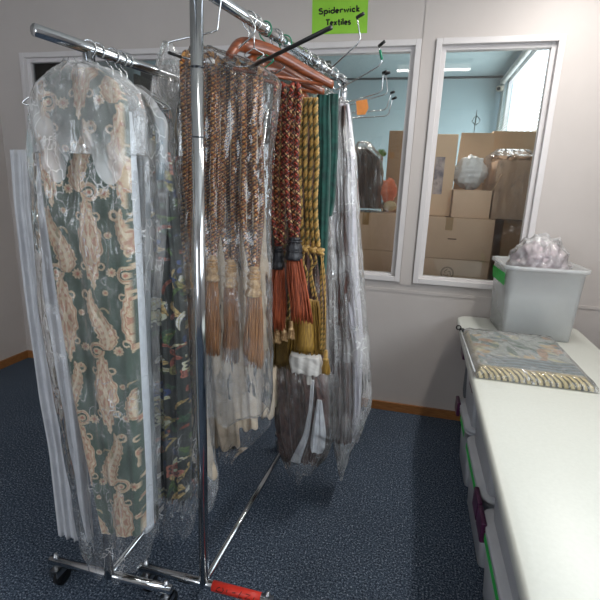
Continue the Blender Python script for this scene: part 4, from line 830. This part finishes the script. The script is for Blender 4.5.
c = W(464, 199, 3.54); t = blob('white_cloth', (c[0], 3.60, c[2]-.005), (.05, .028, .04), mat('white_cloth', (206, 196, 188), .7, bstr=.3), 67, .08); tag(t, 'small white cloth bundle left of the orange one in the open box', 'cloth')
r0 = W(490, 219, 3.62); rtop = W(505, 160, 3.62)[2]
cbox(r0[0], BX-.09, 3.62, 3.98, zt+.003, rtop, card, 'cardboard box wrapped in clear plastic, at right beside the blinds', tape=False)
t = drape('plastic_wrap', [(150, 496, 528), (157, 486, 536), (190, 484, 538), (222, 484, 538)], 3.79, .40, thin, nz=70, nt=120, crum=.012, kx=30, kz=22, seed=68, opened=True, flat=8); tag(t, 'clear plastic sheet draped over the rightmost cardboard box', 'plastic sheet')
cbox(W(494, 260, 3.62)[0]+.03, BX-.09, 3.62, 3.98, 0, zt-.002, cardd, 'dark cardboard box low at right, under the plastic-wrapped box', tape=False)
pl = cbox(W(490, 160, 4.05)[0], BX-.03, 4.05, 4.3, 1.0, W(505, 131, 4.05)[2], cardl, 'pale tall cardboard box standing behind the plastic-wrapped box', tape=False)
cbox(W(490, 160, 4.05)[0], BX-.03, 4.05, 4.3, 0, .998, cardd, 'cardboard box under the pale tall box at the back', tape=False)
# upper left of window two: peach box with picture panel
p0 = W(428, 216, 3.64); p1 = W(449.5, 216, 3.64); ptop = W(440, 134, 3.64)[2]
pb = cbox(p0[0], p1[0], 3.64, 3.95, zt+.003, ptop, cardl, 'peach cardboard box with a dark printed picture, leftmost in the right window', tape=False)
m, nt, bs, out = newmat('printed_picture'); v = coords(nt); n1 = noise(nt, v, 11, 3); nt.links.new(ramp(nt, n1.outputs['Color'], [(.3, lin((58, 60, 88))), (.45, lin((120, 110, 118))), (.6, lin((196, 176, 168))), (.75, lin((92, 80, 96)))]), bs.inputs['Base Color']); picm = m
a = W(432, 194, 3.638); c = W(445.5, 157, 3.638); MB().box((a[0], 3.637, a[2]), (c[0], 3.6395, c[2])).build('printed_picture', picm, pb, smooth=False)
# left window boxes
zl = W(372, 213, 3.5)[2]
cbox(-.62, -.07, 3.5, 3.95, 0, W(372, 250, 3.5)[2], card, 'cardboard box bottom of the stack in the left window', tape=False)
cbox(-.62, -.07, 3.5, 3.95, W(372, 250, 3.5)[2]+.002, zl, card, 'cardboard box topmost of the stack in the left window', tape=True)
h0 = W(384, 205, 3.8); h1 = W(402, 205, 3.8)
cbox(h0[0], h1[0], 3.75, 3.95, zl+.003, W(392, 131, 3.78)[2], cardd, 'tall narrow cardboard box standing upright in the left window', tape=False)
t = thing('orange_sack', W(389, 204, 3.62), 'orange mesh sack beside the window post, on the left box', 'sack'); blob('sack_body', W(389, 191, 3.6)+(0, .0, 0), (.062, .055, .10), mat('orange_net', (232, 128, 84), .6, 0, (196, 92, 52), 20, bstr=.4), 69, .14, t, k=6)
t = blob('cream_parcel', W(390, 206, 3.56), (.05, .04, .04), mat('cream_parcel', (206, 182, 140), .6, bstr=.2), 70, .06); tag(t, 'cream soft parcel under the orange sack in the left window', 'parcel')
t = thing('clothing_bundle', W(368, 208, 3.62), 'brown garments in clear plastic standing on the left box', 'clothing')
drape('brown_garment', [(147, 358, 366), (158, 355, 380), (185, 355, 381), (208, 356, 382)], 3.72, .16, mat('brown_garment', (128, 100, 84), .7, 0, (84, 62, 54), 9, (2, 2, .5), .3), t, folds=5, amp=.02, nz=60, nt=100, seed=51)
drape('plastic_wrap', [(142, 358, 370), (156, 353, 383), (185, 353, 384), (211, 354, 385)], 3.72, .21, clear, t, nz=80, nt=110, crum=.02, kx=40, kz=14, seed=52)
t = thing('leafy_plant', W(381, 160, 3.9), 'sprig of green leaves poking out behind the brown garments', 'plant'); b = MB(); b.tube([W(379, 211, 3.87), W(380, 180, 3.87), W(381, 156, 3.85)], .003, 6)
for k in range(14):
    c = W(381, 156, 3.85); a = k*2.4; d_ = np.array([cos(a), .3*sin(a*1.7), abs(sin(a))+.3])*.045; n_ = np.array([-d_[2], 0, d_[0]])*.25; b.add([c, c+d_*.5+n_, c+d_, c+d_*.5-n_, c+d_*.5+np.array([0, .004, 0])], [(0, 1, 4), (1, 2, 4), (2, 3, 4), (3, 0, 4)])
b.build('leaves', mat('leaf_green', (96, 140, 60), .6), t, smooth=False)
# security camera
c = W(501, 88, 6.44); t = thing('security_camera', c, 'small cream security camera high in the corner of the room beyond', 'camera')
MB().box(c+(-.03, .0, -.03), c+(.03, .05, .03)).build('bracket', mat('camera_cream', (222, 216, 196), .4), t, smooth=False, bevel=.006); MB().tube([c+(0, .03, 0), c+(-.035, -.07, -.02)], .032, 16).build('camera_body', MATS['camera_cream'], t); MB().tube([c+(-.035, -.07, -.02), c+(-.038, -.076, -.022)], .022, 14).build('lens', rubber, t)
# thin wire hanger hanging beyond the glass
t = thing('wire_hook', W(474, 132, 4.03)*(1, 1, 0), 'thin curly wire hook standing above the boxes beyond the glass', 'hook'); MB().tube(smooth_path([W(474, 132, 3.85)*(1, 0, 0)+(.015, 4.03, 0), W(474, 132, 4.03), W(475, 125, 4.03), W(472, 121, 4.03), W(476, 116, 4.03), W(480, 120, 4.03), W(476, 125, 4.03)], 6), .004, 6).build('wire', mat('hook_wire', (120, 140, 145), .4, .5), t)
# dark shelving with green cloth, left of the room beyond
sh = thing('shelving_unit', (-2.0, 4.6, 0), 'dark green shelving seen through the glass behind the left rack', 'shelves'); dk = mat('dark_green_panel', (34, 48, 40), .7, 0, (22, 32, 28), 5)
MB().box((-3.1, 4.9, 0), (-.95, 4.95, 2.8)).build('back_panel', dk, sh, smooth=False)
for z in (.4, .9, 1.4, 1.9, 2.35): MB().box((-2.9, 4.5, z), (-1.05, 4.9, z+.03)).build('shelf', dk, sh, smooth=False)
for x in (-2.93, -1.98, -1.05): MB().box((x, 4.5, 0), (x+.03, 4.9, 2.62)).build('side_panel', dk, sh, smooth=False)
